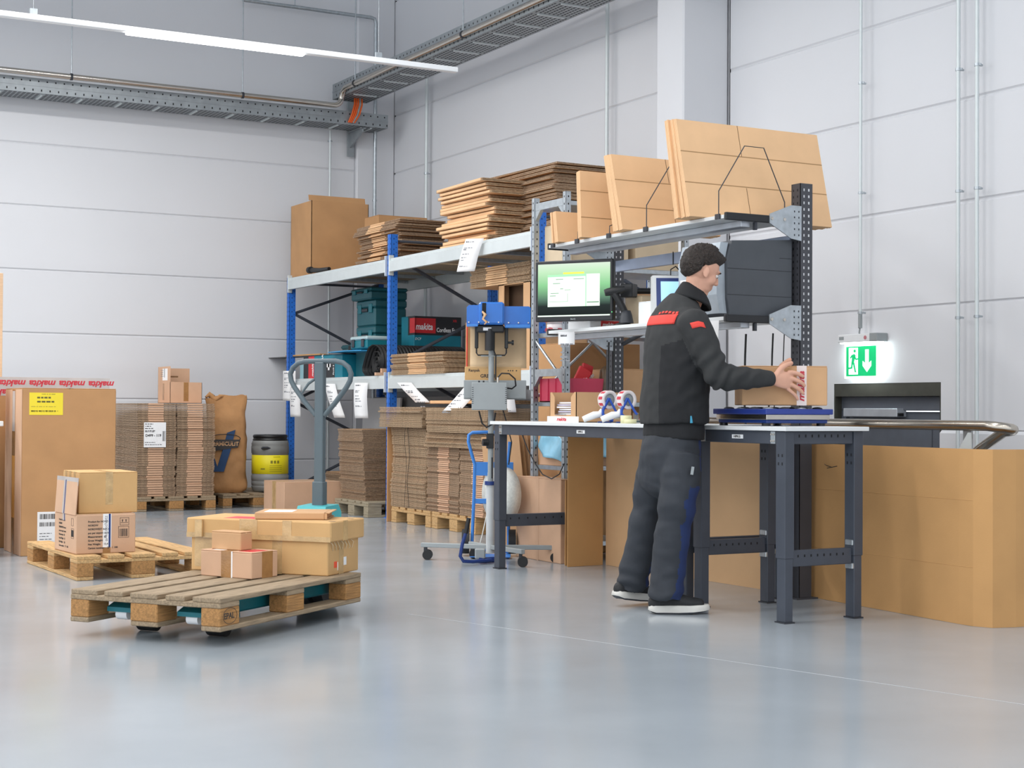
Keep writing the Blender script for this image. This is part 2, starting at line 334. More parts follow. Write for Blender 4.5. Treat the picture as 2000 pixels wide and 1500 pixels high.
# ------------------------------------------------------------------ exit sign
es = thing('exit_sign', 'lit green emergency exit sign with running man and down arrow', 'exit sign', (7.56, 8.47, 1.27))
B('sign_housing', WHITEP, es, (-.06, -.2, .245), (.04, .205, .30), .004); B('housing_cap', GREYM, es, (-.062, -.203, .243), (.041, -.125, .302), .004)
MB().cyl((-.061, -.085, .272), (-.063, -.085, .272), .014, n=12).build('test_button', mat('pink_button', '#c77b84', .5), es)
B('type_plate', GREYM, es, (-.0612, .14, .262), (-.0605, .19, .285))
GLASS = mat('sign_light', (.93, 1, .98), .4, emit=2.6); GRN = mat('sign_green', (.0, .42, .14), .4, emit=.75, var=.03)
B('light_bar', GLASS, es, (-.05, -.19, .235), (.02, .19, .246)); B('sign_plate', GLASS, es, (-.022, -.175, -.012), (-.014, .175, .235)); B('sign_face', GRN, es, (-.0245, -.155, .002), (-.022, .155, .215))
m = MB(); wht = mat('sign_white', (.9, 1, .95), .4, emit=1.0)
# pictogram: y axis points left in the picture; u = right
def sgn(poly, d=.0): m.prism([(-u, v) for u, v in poly], 'x', -.0262-d, -.0248)
sgn([(-.125, .015), (-.125, .205), (-.03, .205), (-.03, .015)]); sgn([(.02, .11), (.046, .093), (.046, .19), (.082, .19), (.082, .093), (.108, .11), (.108, .075), (.064, .03), (.02, .075)])
m.build('pictogram', wht, es)
m = MB(); sgn([(-.078, .155), (-.052, .155), (-.052, .19), (-.078, .19)], .001) if 0 else None
m.cyl((-.0255, .062, .182), (-.028, .062, .182), .0115, n=10)
for pl in ([(-.088, .155), (-.066, .162), (-.052, .15), (-.072, .095), (-.094, .1)], [(-.09, .157), (-.112, .135), (-.104, .128), (-.084, .145)], [(-.06, .15), (-.046, .128), (-.028, .13), (-.028, .12), (-.052, .117), (-.07, .14)],
           [(-.094, .105), (-.1, .068), (-.128, .066), (-.128, .054), (-.088, .056), (-.078, .1)], [(-.082, .1), (-.06, .03), (-.046, .03), (-.066, .1)]): sgn(pl, .0018)
m.build('running_figure', GRN, es)
sl = bpy.data.lights.new('exit_glow', 'AREA'); sl.shape = 'RECTANGLE'; sl.size = .36; sl.size_y = .02; sl.energy = .6; sl.color = (.75, 1, .95)
so = bpy.data.objects.new('exit_glow', sl); COL.objects.link(so); so.parent = es; so.location = (0.0, 0, .232); so.rotation_euler = (0, 0, PI/2)
# ------------------------------------------------------------------ hand rail
hr = thing('handrail', 'bent stainless handrail of the stairwell behind cardboard screen', 'handrail', (0, 0, 0))
xr = 5.80; path = [(xr, 8.7, .955), (xr, 5.60, .955)]
for k in range(1, 9): a = k/8*PI; path.append((xr+.055-.055*math.cos(a), 5.60-.10*math.sin(a), .955-.03*(k/8)))
path += [(xr+.11, 5.75, .84), (xr+.11, 7.0, -.02)]
MB().tube(path, .0265, 14).build('rail_tube', mat('brushed_rail', '#bcb4a8', .25, 1., var=.05), hr)
for y in (5.75, 7.4): B('rail_post', GALV, hr, (xr-.006+.02, y-.03, 0), (xr+.02+.006, y+.03, .93), .002)
MB().prism([(5.70, .80), (5.78, .80), (5.78, .84), (5.72, .92), (5.70, .92)], 'x', xr-.012, xr-.004).build('rail_plate', GALVP, hr)
# ================================================================== PALLETS AND CARTONS
_pm = {}
def pmesh(key, fn, mats):
    if key not in _pm: m = MB(); fn(m); _pm[key] = m.mesh(key, mats)
    return _pm[key]
def pallet(label, loc, rz, m1, m2, group='euro pallets', wob=.004, tag_=True):
    t = thing('wooden_pallet', label, 'pallet', loc, rz, group)
    R = random.Random(hash(label) % 1000)
    for i, (y, w) in enumerate(((-.3275, .145), (-.165, .10), (0, .145), (.165, .10), (.3275, .145))):
        o = obj('deck_board', pmesh(('db', w, m1.name).__str__(), lambda m: m.box((-.6, -w/2, 0), (.6, w/2, .022), 0, .003), m1), t, (R.uniform(-wob, wob), y, .122+R.uniform(-.001, .0005)))
    for x in (-.5275, 0, .5275):
        obj('stringer_board', pmesh(('sb', m1.name).__str__(), lambda m: m.box((-.0725, -.4, 0), (.0725, .4, .022), 0, .003), m1), t, (x+R.uniform(-.002, .002), 0, .0995))
        for y, w in ((-.35, .1), (0, .145), (.35, .1)):
            obj('block', pmesh(('bk', w, m2.name).__str__(), lambda m: m.box((-.0725, -w/2, 0), (.0725, w/2, .0775), 0, .004), m2), t, (x, y, .022))
    for y, w in ((-.35, .1), (0, .145), (.35, .1)):
        obj('bottom_board', pmesh(('bb', w, m1.name).__str__(), lambda m: m.box((-.6, -w/2, 0), (.6, w/2, .022), 0, .004), m1), t, (R.uniform(-wob, wob), y, 0))
    return t
def plate(parent, face, D, u0, u1, v0, v1, m, off=.0006, name='tape'):
    """thin sheet on a face of a carton; D=(L,W,H). L: looks to -x (u runs right in view = -y), F: looks to -y (u = +x), T: top (u=x, v=y), R: +x"""
    L, W, H = D; q = MB()
    if face == 'F': q.box((u0-L/2, -W/2-off, v0), (u1-L/2, -W/2+.0002, v1))
    elif face == 'L': q.box((-L/2-off, W/2-u0, v0), (-L/2+.0002, W/2-u1, v1))
    elif face == 'T': q.box((u0-L/2, v0-W/2, H-.0002), (u1-L/2, v1-W/2, H+off))
    elif face == 'R': q.box((L/2-.0002, u0-W/2, v0), (L/2+off, u1-W/2, v1))
    return q.build(name, m, parent)
def printing(parent, face, D, rects, m=None, off=.0012, name='print'):
    L, W, H = D; q = MB()
    for (u0, v0, u1, v1) in rects:
        if face == 'F': q.box((u0-L/2, -W/2-off, v0), (u1-L/2, -W/2, v1))
        elif face == 'L': q.box((-L/2-off, W/2-u0, v0), (-L/2, W/2-u1, v1))
        elif face == 'T': q.box((u0-L/2, v0-W/2, H), (u1-L/2, v1-W/2, H+off))
    return tag(q.build(name, m or INK, parent), None, None, kind='stuff')
def barcode(u, v, w, h, seed=1):
    R = random.Random(seed); x = u; o = []
    while x < u+w:
        a = R.choice((.0015, .003, .0045)); o.append((x, v, min(x+a, u+w), v+h)); x += a+R.choice((.0015, .003, .004))
    return o
def lines(u, v, w, n, dv, h=.006, seed=1, frac=.4):
    R = random.Random(seed); o = []
    for i in range(n):
        x = u; end = u+w*R.uniform(frac, 1)
        while x < end-.004:
            a = R.uniform(.008, .03); o.append((x, v-i*dv, min(x+a, end), v-i*dv+h)); x += a+.006
    return o
def carton(name, label, loc, rz, D, m, cat='carton', seam='x', group=None, top=True, flapgap=.002):
    t = thing(name, label, cat, loc, rz, group); L, W, H = D
    MB().box((-L/2, -W/2, 0), (L/2, W/2, H-.005), 0, .004).build('body', m, t)
    if top:
        for s in (-1, 1):
            q = MB()
            if seam == 'x': q.box((-L/2+.001, s*flapgap, H-.005), (L/2-.001, s*(W/2-.001), H), 0, .0015)
            else: q.box((s*flapgap, -W/2+.001, H-.005), (s*(L/2-.001), W/2-.001, H), 0, .0015)
            q.build('flap', m, t)
    return t
# ---------------- front pallet on the pallet truck
RZ1 = math.radians(36.69); P1 = (2.402, 7.10, .066)
p1 = pallet('weathered pallet raised on the pallet truck, front left', P1, RZ1, WOODO, WOODB)
# stamp on the near corner block (long side, -y)
eb = [c for c in p1.children if c.name.startswith('block') and abs(c.location.x+.5275) < .01 and c.location.y < -.2][0]
text('EPAL', .036, INK, eb, (-.046, -.0506, .03), RX, bold=.0006)
m = MB(); m.tube([(.052*math.cos(a*PI/12), -.0504, .041+.034*math.sin(a*PI/12)) for a in range(24)], .0012, 4, closed=True); m.build('stamp_ring', INK, eb)
Fm = Matrix.Translation(P1) @ Matrix.Rotation(RZ1, 4, 'Z')
def on1(x, y, z=.144): return tuple(Fm @ Vector((x, y, z)))
# big telescoped carton (lid wider than body)
def rot2(a): return (math.cos(a), math.sin(a)), (-math.sin(a), math.cos(a))
def near(c, a, L, W):
    """centre of a box whose near corner (min x, ... max X side / min Y side) is c: X axis to the right end at c"""
    X, Y = rot2(a); return (c[0]-X[0]*L/2+Y[0]*W/2, c[1]-X[1]*L/2+Y[1]*W/2)
ZT = .066+.1445
a = math.radians(-50); D = (.765, .33, .262); L, W, H = D; c = near((2.902, 7.035), a, L, W)
t = thing('telescope_carton', 'large taped carton with overlapping lid on the front pallet', 'carton', (*c, ZT), a)
MB().box((-L/2, -W/2, 0), (L/2, W/2, H-.01), 0, .005).build('body', KRAFT2, t)
lid = MB().box((-L/2-.022, -W/2-.012, .165), (L/2+.022, W/2+.02, H), 0, .006).build('lid', KRAFT2, t)
DL = (L+.044, W+.032, H)
plate(t, 'F', D, .02, .16, .02, .165, TAPEC); plate(lid, 'F', DL, .06, .10, .17, .255, TAPEC, .014-.0); plate(t, 'F', D, .46, .515, .0, .165, TAPEC)
q = MB(); q.box((-.10, -W/2-.0135, .165), (.0, -W/2-.012, H+.0005)); q.box((.14, -W/2-.0135, .165), (.19, -W/2-.012, H+.0005)); q.box((-L/2-.02, -W/2-.0132, .165), (L/2+.02, -W/2-.012, .19)); q.build('tape', TAPEC, t)
q = MB(); q.box((L/2, -.05, .0), (L/2+.001, .0, .165)); q.box((L/2+.022, -.05, .165), (L/2+.0235, .0, H)); q.build('tape', TAPEC, t)
# crumpled stretch of clear tape where lid meets the body
q = MB()
for k in range(7): q.tube([(L/2+.002, -W/2+.02+k*.036, .165), (L/2+.012, -W/2+.03+k*.037, .15-.01*(k % 3)), (L/2+.003, -W/2+.045+k*.034, .12)], .0025, 4)
q.build('tape_crease', mat('shiny_film', '#d8c3a0', .12), t)
B('orange_sticker', mat('orange_sticker', '#ee5a3c', .6), t, (L/2-.001, -.10, .035), (L/2+.0012, -.07, .065)); B('white_sticker', WHITE, t, (L/2-.001, -.064, .02), (L/2+.0012, -.058, .06)); B('white_sticker', WHITE, t, (L/2-.001, .0, .04), (L/2+.0014, .03, .08))
for x in (.06, .26): B('black_mark', INK, t, (L/2-.02+.0, -W/2+x-.02, H-.0002), (L/2+.012, -W/2+x, H+.0004))
B('red_label', mat('red_gloss_label', '#d8323f', .4), t, (-.22, -.13, H-.0002), (-.04, .0, H+.0005))
# flat carton on it
a = math.radians(-30); L, W, H = .357, .28, .034; c = near((2.95, 7.165), a, L, W)
t = thing('flat_carton', 'thin book carton lying on the large taped carton', 'carton', (*c, ZT+.2636), a)
q = MB(); q.box((-L/2, -W/2, 0), (L/2-.012, W/2, H), 0, .004); q.build('body', KRAFT, t)
q = MB(); q.box((L/2-.012, -W/2, 0), (L/2, W/2, .004)); q.box((L/2-.012, -W/2, H-.004), (L/2+.012, W/2, H)); q.box((L/2-.012, -W/2, 0), (L/2, -W/2+.004, H)); q.build('open_end', KRAFT, t)
B('white_label', WHITE, t, (-.14, -.1, H), (.0, .06, H+.0006))
# small cartons in front
a = math.radians(-62); D = (.33, .185, .126); L, W, H = D; c = near((2.528, 7.065), a, L, W)
t = carton('small_carton', 'small taped carton at the front of the front pallet', (*c, ZT), a, D, KRAFT3)
plate(t, 'F', D, .135, .20, 0, H, TAPEB); plate(t, 'F', D, .20, .208, 0, H, WHITE, .0012, 'white_band'); plate(t, 'T', D, .135, .2, 0, W, TAPEB); plate(t, 'T', D, .06, .13, .02, .1, WHITE, name='white_label'); plate(t, 'T', D, .22, .31, .03, .14, mat('red_gloss_label', '#d8323f'), name='red_label')
q = MB(); q.box((L/2, -.02, 0), (L/2+.001, .055, H)); q.build('tape', TAPEB, t)
a = math.radians(-60); D = (.185, .085, .088); L, W, H = D; c = near((2.515, 7.185), a, L, W)
t = carton('small_carton', 'plain little carton lying on the small taped carton', (*c, ZT+.1268), a, D, KRAFT)
# ---------------- pallet truck
JM = mat('truck_grey', '#56646b', .4, var=.04); TL = mat('light_teal_cover', '#4fb6bd', .35, var=.04)
jt = thing('pallet_truck', 'teal pallet truck with grey loop handle under front pallet', 'pallet truck', (2.402, 7.10, 0), RZ1)
for s in (-1, 1):
    q = MB(); q.box((-.44, s*.19-.075, .105), (.66, s*.19+.075, .163), 0, .008); q.prism([(-.44, .105), (-.44, .160), (-.52, .130), (-.52, .11)], 'y', s*.19-.07, s*.19+.07); q.box((-.40, s*.19-.06, .07), (-.22, s*.19+.06, .11), 0, .01)
    f = q.build('fork', TEAL, jt)
    MB().cyl((-.49, s*.19-.03, .098), (-.49, s*.19+.03, .098), .024, n=14).build('entry_roller', WHITEP, f)
    MB().cyl((-.31, s*.19-.045, .041), (-.31, s*.19+.045, .041), .04, n=18).build('load_wheel', RUBBER, f)
q = MB(); q.box((.64, -.265, .10), (.72, .265, .22), 0, .01); q.box((.70, -.09, .12), (.84, .09, .36), 0, .02); q.build('truck_head', TEAL, jt)
q = MB()
for k in range(2): pass
q.prism([(.755, .36), (.755, .46), (.785, .515), (.91, .522), (.94, .48), (.94, .36)], 'y', -.085, .085); q.build('pump_cover', TL, jt)
MB().cyl((.85, 0, .12), (.85, 0, .42), .035, n=14).build('pump_ram', JM, jt)
for s in (-1, 1): MB().cyl((.85, s*.045-.03, .09), (.85, s*.045+.03, .09), .09, n=22).build('steer_wheel', RUBBER, jt)
MB().box((.83, -.085, .08), (.87, .085, .1), 0).build('wheel_axle', JM, jt)
hp = Vector((.86, 0, 0))
q = MB(); q.box((.835, -.032, .46), (.885, .032, .64), 0, .004); q.box((.842, -.026, .60), (.878, .026, 1.262), 0, .004); q.build('handle_stem', JM, jt)
lp = [(-.026, .985), (-.09, 1.05), (-.155, 1.128), (-.178, 1.165), (-.184, 1.2), (-.168, 1.235), (-.135, 1.258), (-.09, 1.267), (0, 1.267), (.09, 1.267), (.135, 1.258), (.168, 1.235), (.184, 1.2), (.178, 1.165), (.155, 1.128), (.09, 1.05), (.026, .985)]
MB().tube([(.86, u, v) for u, v in lp], .0135, 12).build('loop_handle', JM, jt)
MB().tube([(.85, .026, 1.175), (.84, .06, 1.15), (.835, .085, 1.115), (.835, .095, 1.10)], [.008, .008, .006, .004], 6).build('release_lever', JM, jt)
# ---------------- second pallet with two cartons
p2 = pallet('fresh pallet carrying two stacked cartons by the tall carton', (2.625, 9.875, 0), math.radians(91.5), WOODN, WOODB)
a = math.radians(4); D = (.365, .42, .236); L, W, H = D
t = carton('printed_carton', 'lower printed carton with white tape on the fresh pallet', (2.264+.168, 9.39+.222, .1445), a, D, KRAFT3, top=False)
B('top_sheet', KRAFT3, t, (-L/2+.004, -W/2+.004, H-.005), (L/2-.004, W/2-.004, H))
MB().prism([(-L/2-.004, H-.004), (-L/2+.002, H-.004), (-L/2+.016, H+.215), (-L/2+.011, H+.215)], 'y', -W/2+.005, W/2-.01).build('side_flap', KRAFT3, t)
MB().prism([(-L/2+.0085, H+.17), (-L/2+.011, H+.17), (-L/2+.0155, H+.217), (-L/2+.0105, H+.217)], 'y', -W/2+.003, W/2-.008).build('tape', TAPEW, t)
q = MB(); q.box((-L/2-.0015, .0, .19), (-L/2, .05, H)); q.prism([(-L/2-.006, H-.003), (-L/2-.003, H-.003), (-L/2+.011, H+.2), (-L/2+.007, H+.2)], 'y', 0, .05); q.build('tape', TAPEW, t)
q = MB(); q.box((-L/2-.0022, .005, .19), (-L/2, .018, H)); q.prism([(-L/2-.0067, H-.003), (-L/2-.003, H-.003), (-L/2+.010, H+.2), (-L/2+.006, H+.2)], 'y', .005, .018); q.build('blue_stripe', BLUED, t)
plate(t, 'F', D, .163, .215, .035, H, WHITE, .0008, 'tape'); plate(t, 'F', D, .198, .210, .035, H, BLUED, .0012, 'blue_stripe'); plate(t, 'F', D, .163, .21, 0, .035, TAPEB)
for i, s_ in enumerate(('Product for NORD', 'NORDW', 'NORDWEST item no', 'pcs per export carton', 'Measurement:  48', 'Gross Weight:   15', 'Net Weight:    15,4', 'Carton number:    27   1 100')):
    text(s_, .0155, INK, t, (-L/2+.072, -W/2-.0009 if i < 7 else -W/2-.0012, H-.05-i*.0225), RX, bold=.0004, depth=.0002)
    text(s_, .0155, INK, t, (-L/2-.0009, W/2-.09, H-.05-i*.0225), RL, bold=.0003, depth=.0002)
def sym(face, u, v, w, h): return [(u, v, u+w, v+.0015), (u, v+h-.0015, u+w, v+h), (u, v, u+.0015, v+h), (u+w-.0015, v, u+w, v+h)]
r_ = sym('F', .268, .165, .055, .045)+sym('F', .258, .09, .065, .068)+barcode(.265, .098, .05, .045, 4)+[(.272, .179, .318, .181), (.281, .184, .285, .197), (.303, .184, .307, .197), (.278, .195, .288, .198), (.300, .195, .310, .198)]
printing(t, 'F', D, r_); printing(t, 'L', D, sym('L', .33, .165, .04, .045)+sym('L', .33, .09, .05, .06)+barcode(.335, .1, .04, .04, 9)); text('Autoschutz', .03, INKG, t, (-L/2+.19, -W/2-.0014, H-.15), (PI/2, -PI/2, 0), depth=.0002)
plate(t, 'T', D, .02, .3, .02, .3, TAPEC, name='tape')
D = (.355, .40, .247); a = math.radians(0)
t = carton('plain_carton', 'upper yellowish carton on the printed carton', (2.296+.1775, 9.46+.2, .1445+.2372), a, D, KRAFT2, seam='y'); H = D[2]
plate(t, 'F', D, .16, .205, .05, H, TAPEC); plate(t, 'T', D, .16, .205, .0, .3, TAPEC)
for u in (.05, .16, .27): plate(t, 'L', D, u, u+.05, .0, H, TAPEC)
# ---------------- tall carton
D = (.643, .55, 1.150); t = carton('tall_carton', 'tall carton with yellow sticker at left edge', (2.268+.3215, 10.952+.275, 0), 0, D, KRAFT4, seam='y'); H = D[2]
MB().box((-.3225, -.2755, .002), (-.3213, .2755, H-.01)).build('daylit_side', KRAFT3, t)  # paler board tone paints the daylight that falls on the left face
plate(t, 'L', D, .24, .34, .0, H-.01, TAPEB, .0022); plate(t, 'L', D, .25, .33, .25, .68, mat('orange_tape', '#e0a04a', .3), .003); plate(t, 'L', D, .25, .33, .85, H-.02, TAPEW, .0032)
YEL = mat('yellow_sticker', '#f2dc38', .6, var=.02)
plate(t, 'F', D, .048, .275, .965, 1.118, YEL, .001, 'yellow_sticker')
R_ = lines(.10, 1.078, .1, 1, .02, .012, 3, .9)+lines(.10, 1.05, .12, 1, .02, .012, 5, .9); printing(t, 'F', D, R_, mat('blurred_ink', '#6b6532', .7), .0014); printing(t, 'F', D, lines(.06, 1.02, .19, 2, .03, .005, 8, .9)+lines(.06, .985, .18, 1, .03, .012, 8, .9)+lines(.13, 1.105, .1, 1, .03, .006, 2, .9), mat('pale_ink', '#b9a93a', .7), .0014)
plate(t, 'F', D, .11, .30, .0, .26, WHITE, .001, 'white_sheet')
B('shipping_label', WHITE, t, (-.3215+.11, -.2775, .10), (-.3215+.30, -.2757, .30)); printing(t, 'F', (.643, .5545, 1.15), barcode(.125, .25, .16, .035, 3)+barcode(.125, .20, .16, .028, 5)+lines(.125, .15, .15, 3, .02, .004, 3), INK, .001)
plate(t, 'T', D, .30, .345, 0, .55, TAPEC)
# ---------------- taped carton behind it
D = (.80, .6, 1.235); t = carton('branded_tape_carton', 'carton sealed with silver tape printed in red behind tall carton', (2.255+.40, 11.68+.3, 0), 0, D, KRAFT4); H = D[2]
plate(t, 'F', D, 0, .8, 1.10, H, TAPEW, .001); plate(t, 'T', D, 0, .8, 0, .5, TAPEW, .001)
REDT = mat('red_tape_print', '#c93545', .5)
for k in range(4):
    text('makita', .062, REDT, t, (-.4+.19+k*.215, -.3015, 1.212), (-PI/2, 0, PI), shear=.25, bold=.0022, sx=1.15)
    text('makita', .062, REDT, t, (-.4+.11+k*.215, -.3015, 1.145), (-PI/2, 0, PI), shear=.25, bold=.0022, sx=1.15)
# ---------------- cabinet and table at the left edge
cb = thing('wooden_cabinet', 'wood-edged shelf cabinet cut by left picture edge', 'cabinet', (1.6, 12.42, 0))
B('side_panel', BEECH, cb, (.775, -.1, 0), (.80, .35, 2.04), .002); B('side_panel', BEECH, cb, (-.8, -.1, 0), (-.775, .35, 2.04), .002); B('top_panel', BEECH, cb, (-.775, -.1, 2.015), (.775, .35, 2.04), .002); B('back_panel', mat('cabinet_inside', '#3c4046', .6), cb, (-.775, .33, 0), (.775, .35, 2.015))
for z in (.4, .9, 1.45): B('shelf', BEECH, cb, (-.775, -.09, z), (.775, .33, z+.022), .002)
B('grey_bin', GREYM, cb, (.45, -.08, 1.4725), (.76, .3, 1.85), .01); B('carton_box', KRAFT, cb, (.42, -.08, .923), (.76, .3, 1.25), .004)
tb = thing('side_table', 'pale grey table top edge at far left below the cabinet', 'table', (1.5, 11.2, 0))
B('table_top', LGREY, tb, (-.6, -.08, .885), (.68, .35, .92), .004)
for x in (-.55, .60):
    for y in (-.05, .3): B('leg', GALVP, tb, (x, y-.025, 0), (x+.05, y+.025, .885), .003)
t = carton('narrow_carton', 'light carton with silver tape on the side table at left edge', (1.93, 11.42, .9205), 0, (.46, .2, .29), KRAFTL); plate(t, 'F', (.46, .2, .29), 0, .46, .2, .29, TAPEW); text('makita', .05, REDT, t, (.225, -.1015, .275), (-PI/2, 0, PI), shear=.25, bold=.002)
t = carton('floor_carton', 'brown carton under the side table at left edge', (1.72, 11.12, 0), 0, (.7, .4, .55), KRAFT4)
# ---------------- flattened cartons
_sh = {}
def sheet_mesh(L, W, t, stripes, top, edge):
    key = (L, W, t, tuple(stripes), top.name, edge.name)
    if key in _sh: return _sh[key]
    q = MB()
    for z0, z1 in ((0, .38*t), (.5*t, .9*t)):
        x, y = L/2, W/2; n = [(-x, -y, z0), (x, -y, z0), (x, y, z0), (-x, y, z0), (-x, -y, z1), (x, -y, z1), (x, y, z1), (-x, y, z1)]
        q.add(n, [(0, 3, 2, 1), (4, 5, 6, 7)], 0); q.add(n, [(0, 1, 5, 4), (1, 2, 6, 5), (2, 3, 7, 6), (3, 0, 4, 7)], 1)
    for f, u0, u1 in stripes:     # folded flap bulging out of the cut edge
        d = .006
        if f == 'F': q.prism([(-W/2+.004, .04*t), (-W/2-d*.7, .1*t), (-W/2-d, .5*t), (-W/2-d*.7, .9*t), (-W/2+.004, .96*t)], 'x', u0-L/2, u1-L/2, 2)
        else: q.prism([(-L/2+.004, .04*t), (-L/2-d*.7, .1*t), (-L/2-d, .5*t), (-L/2-d*.7, .9*t), (-L/2+.004, .96*t)], 'y', W/2-u0, W/2-u1, 2)
    _sh[key] = q.mesh('flattened_carton', [top, edge, KRAFTL if top is not KRAFT3 else KRAFT3]); return _sh[key]
def ordinal(k):
    w = ('topmost', 'second from top', 'third from top', 'fourth from top', 'fifth from top')
    return w[k] if k < 5 else '%d%s from top' % (k+1, {1: 'st', 2: 'nd', 3: 'rd'}.get((k+1) % 10, 'th') if (k+1) % 100 not in (11, 12, 13) else 'th')
def pile(label, group, c, rz, L, W, n, t, stripes=(), top=KRAFT, edge=FLUTE, jit=.004, lean=(0, 0), tilt=0., rj=.004, seed=1, big=0., wave=0., stuff=None, mess=0.):
    """n flattened cartons, each an object of its own"""
    R = random.Random(seed); me = sheet_mesh(L, W, t*.94, stripes, top, edge); acc = MB()
    for i in range(n):
        k = i/max(1, n-1); dx = R.gauss(0, jit)+lean[0]*k+wave*math.sin(k*7+seed); dy = R.gauss(0, jit)+lean[1]*k
        if big and R.random() < .25: dx += R.uniform(-big, big); dy += R.uniform(-big, big)
        X, Y = rot2(rz); p = (c[0]+X[0]*dx+Y[0]*dy, c[1]+X[1]*dx+Y[1]*dy, c[2]+i*t); a = rz+R.gauss(0, rj)
        if stuff:
            M = Matrix.Translation(p) @ Matrix.Rotation(a, 4, 'Z')
            for pl in me.polygons: acc.add([M @ me.vertices[v].co for v in pl.vertices], [tuple(range(len(pl.vertices)))], pl.material_index)
        else:
            o = obj('flattened_carton', me, None, p, rot=(0, 0, a+R.gauss(0, mess*.6)))
            if mess: o.scale = (R.uniform(.9, 1.06), R.uniform(.9, 1.05), R.uniform(.75, .98))
            tag(o, '%s, %s' % (label, ordinal(n-1-i)), 'flat carton', group)
    if stuff: tag(acc.build('flattened_carton_pile', list(me.materials)), stuff, 'flat cartons', None, 'stuff')
pallet('pallet under the two-column stack of flattened cartons near left wall', (4.63, 15.72, 0), PI/2, WOODO, WOODB)
ST = [('F', .06, .17), ('F', .245, .30)] if 0 else [('F', .105, .26)]
pile('flattened carton in left column beside the tall carton', 'left column of the labelled pallet stack', (4.435, 15.72, .1450), 0, .385, 1.12, 40, .0230, ST, KRAFT3, FLUTED, .003, wave=.004, seed=3)
pile('flattened carton in right column beside the paper sack', 'right column of the labelled pallet stack', (4.828, 15.71, .1450), 0, .385, 1.12, 40, .0230, ST, KRAFT3, FLUTED, .003, wave=.004, seed=4)
lb = thing('pallet_label', 'white printed sheet D499 hung on the flattened carton stack', 'label', (4.41, 15.138, .63))
B('sheet', WHITE, lb, (-.11, 0, -.0), (.11, .002, .245)); text('D499 - 119', .034, INK, lb, (-.095, -.0008, .105), RX, bold=.001)
q = MB()
for (u0, v0, u1, v1) in lines(-.1, .225, .15, 4, .022, .007, 3)+lines(-.1, .15, .1, 1, .02, .006, 2)+lines(-.1, .045, .19, 2, .022, .006, 4)+barcode(.075, .06, .028, .1, 3): q.box((u0, -.0008, v0), (u1, 0, v1))
tag(q.build('print', INK, lb), None, None, kind='stuff')
# open carton on that stack
D = (.33, .42, .21); L, W, H = D; t = thing('open_carton', 'small open carton with white label on the labelled stack', 'carton', (4.63+.165, 15.38+.21, .1450+40*.0230+.001), 0)
q = MB(); w = .004
q.box((-L/2, -W/2, 0), (L/2, W/2, .004)); q.box((-L/2, -W/2, 0), (-L/2+w, W/2, H)); q.box((L/2-w, -W/2, 0), (L/2, W/2, H)); q.box((-L/2, -W/2, 0), (L/2, -W/2+w, H)); q.box((-L/2, W/2-w, 0), (L/2, W/2, H)); q.build('body', KRAFT3, t)
MB().box((-L/2, -W/2, H), (-L/2+w, W/2, H+.16)).build('flap', KRAFT3, t); MB().box((-L/2, W/2-w, H), (L/2, W/2, H+.15)).build('flap', KRAFT3, t)
MB().prism([(-L/2, H), (-L/2+.004, H+.004), (L/2, H-.0), (L/2, H-.004)], 'y', -W/2+.005, -W/2+.2).build('flap', KRAFT3, t)
plate(t, 'L', (L, W, H), .17, .22, 0.03, .2, TAPEB, .001); plate(t, 'F', (L, W, H), .14, .19, .02, H, TAPEB, .001)
B('white_label', WHITE, t, (-L/2-.001, -.12, H+.02), (-L/2, .05, H+.14)); q = MB()
for (u0, v0, u1, v1) in barcode(-.0, .05, .03, .09, 2)+lines(-.11, .12, .1, 4, .02, .005, 2): q.box((-L/2-.0016, -u1, H+v0), (-L/2-.001, -u0, H+v1))
tag(q.build('print', INKG, t), None, None, kind='stuff'); B('strip', INSIDE, t, (-.15, -.1, H+.05), (-.05, -.095, H+.065))
# ---------------- pallet with sack and keg
pallet('old pallet under the paper sack and the grey keg', (5.56, 15.93, 0), PI/2+.02, WOODO, WOODB)
# ---------------- paper sack
SACKM = mat('brown_paper_sack', '#b9895a', .8, var=.1, scale=6, bump=.9, bscale=9)
sk = thing('paper_sack', 'crumpled brown paper sack with dark blue V print', 'sack', (5.31, 15.66, .145), math.radians(-14))
def sack(u, v):
    a = u*2*PI; hz = v*1.0; n = 3.2
    w = .205*(1-.05*math.sin(v*3))+.02*(1-v); d = .14*(1-.92*max(0, (v-.62)/.38)**1.4)
    c, s_ = math.cos(a), math.sin(a); x = w*math.copysign(abs(c)**(2/n), c); y = d*math.copysign(abs(s_)**(2/n), s_)
    if v < .06: k = .75+.25*(v/.06)**.5; x *= k; y *= k
    x += .03*max(0, v-.5); nn = noise.noise(Vector((x*7, y*7+3, hz*6)))*.02+noise.noise(Vector((x*19, y*19, hz*15)))*.007
    top = .98+.03*math.sin(x*9+1)+.05*noise.noise(Vector((x*9, 2, y*4)))
    return (x+nn*c-.035*max(0, v-.8)/.2*(1 if c < 0 else 0), y+nn*s_*1.2-.02*max(0, (v-.85))/.15, hz*top)
q = MB(); q.grid(sack, 48, 40); q.grid(lambda u, v: (.16*math.cos(u*2*PI)*v, .10*math.sin(u*2*PI)*v, .002), 16, 2); q.build('bag', SACKM, sk)
q = MB(); q.tube([(-.21+.012*k*3, -.03+.02*math.sin(k), .985+.03*math.sin(k*1.7)) for k in range(5)]+[(-.02, -.02, 1.0), (.1, -.02, .985), (.21, -.02, 1.0)], [.012, .03, .035, .025, .02, .014, .01, .012], 7); q.build('rolled_top', SACKM, sk)
BLP = mat('blue_print', '#27466f', .75); 
def onsack(poly, m, nm, dy=0):
    q = MB(); q.prism(poly, 'y', -.155-dy, -.145); return q.build(nm, m, sk)
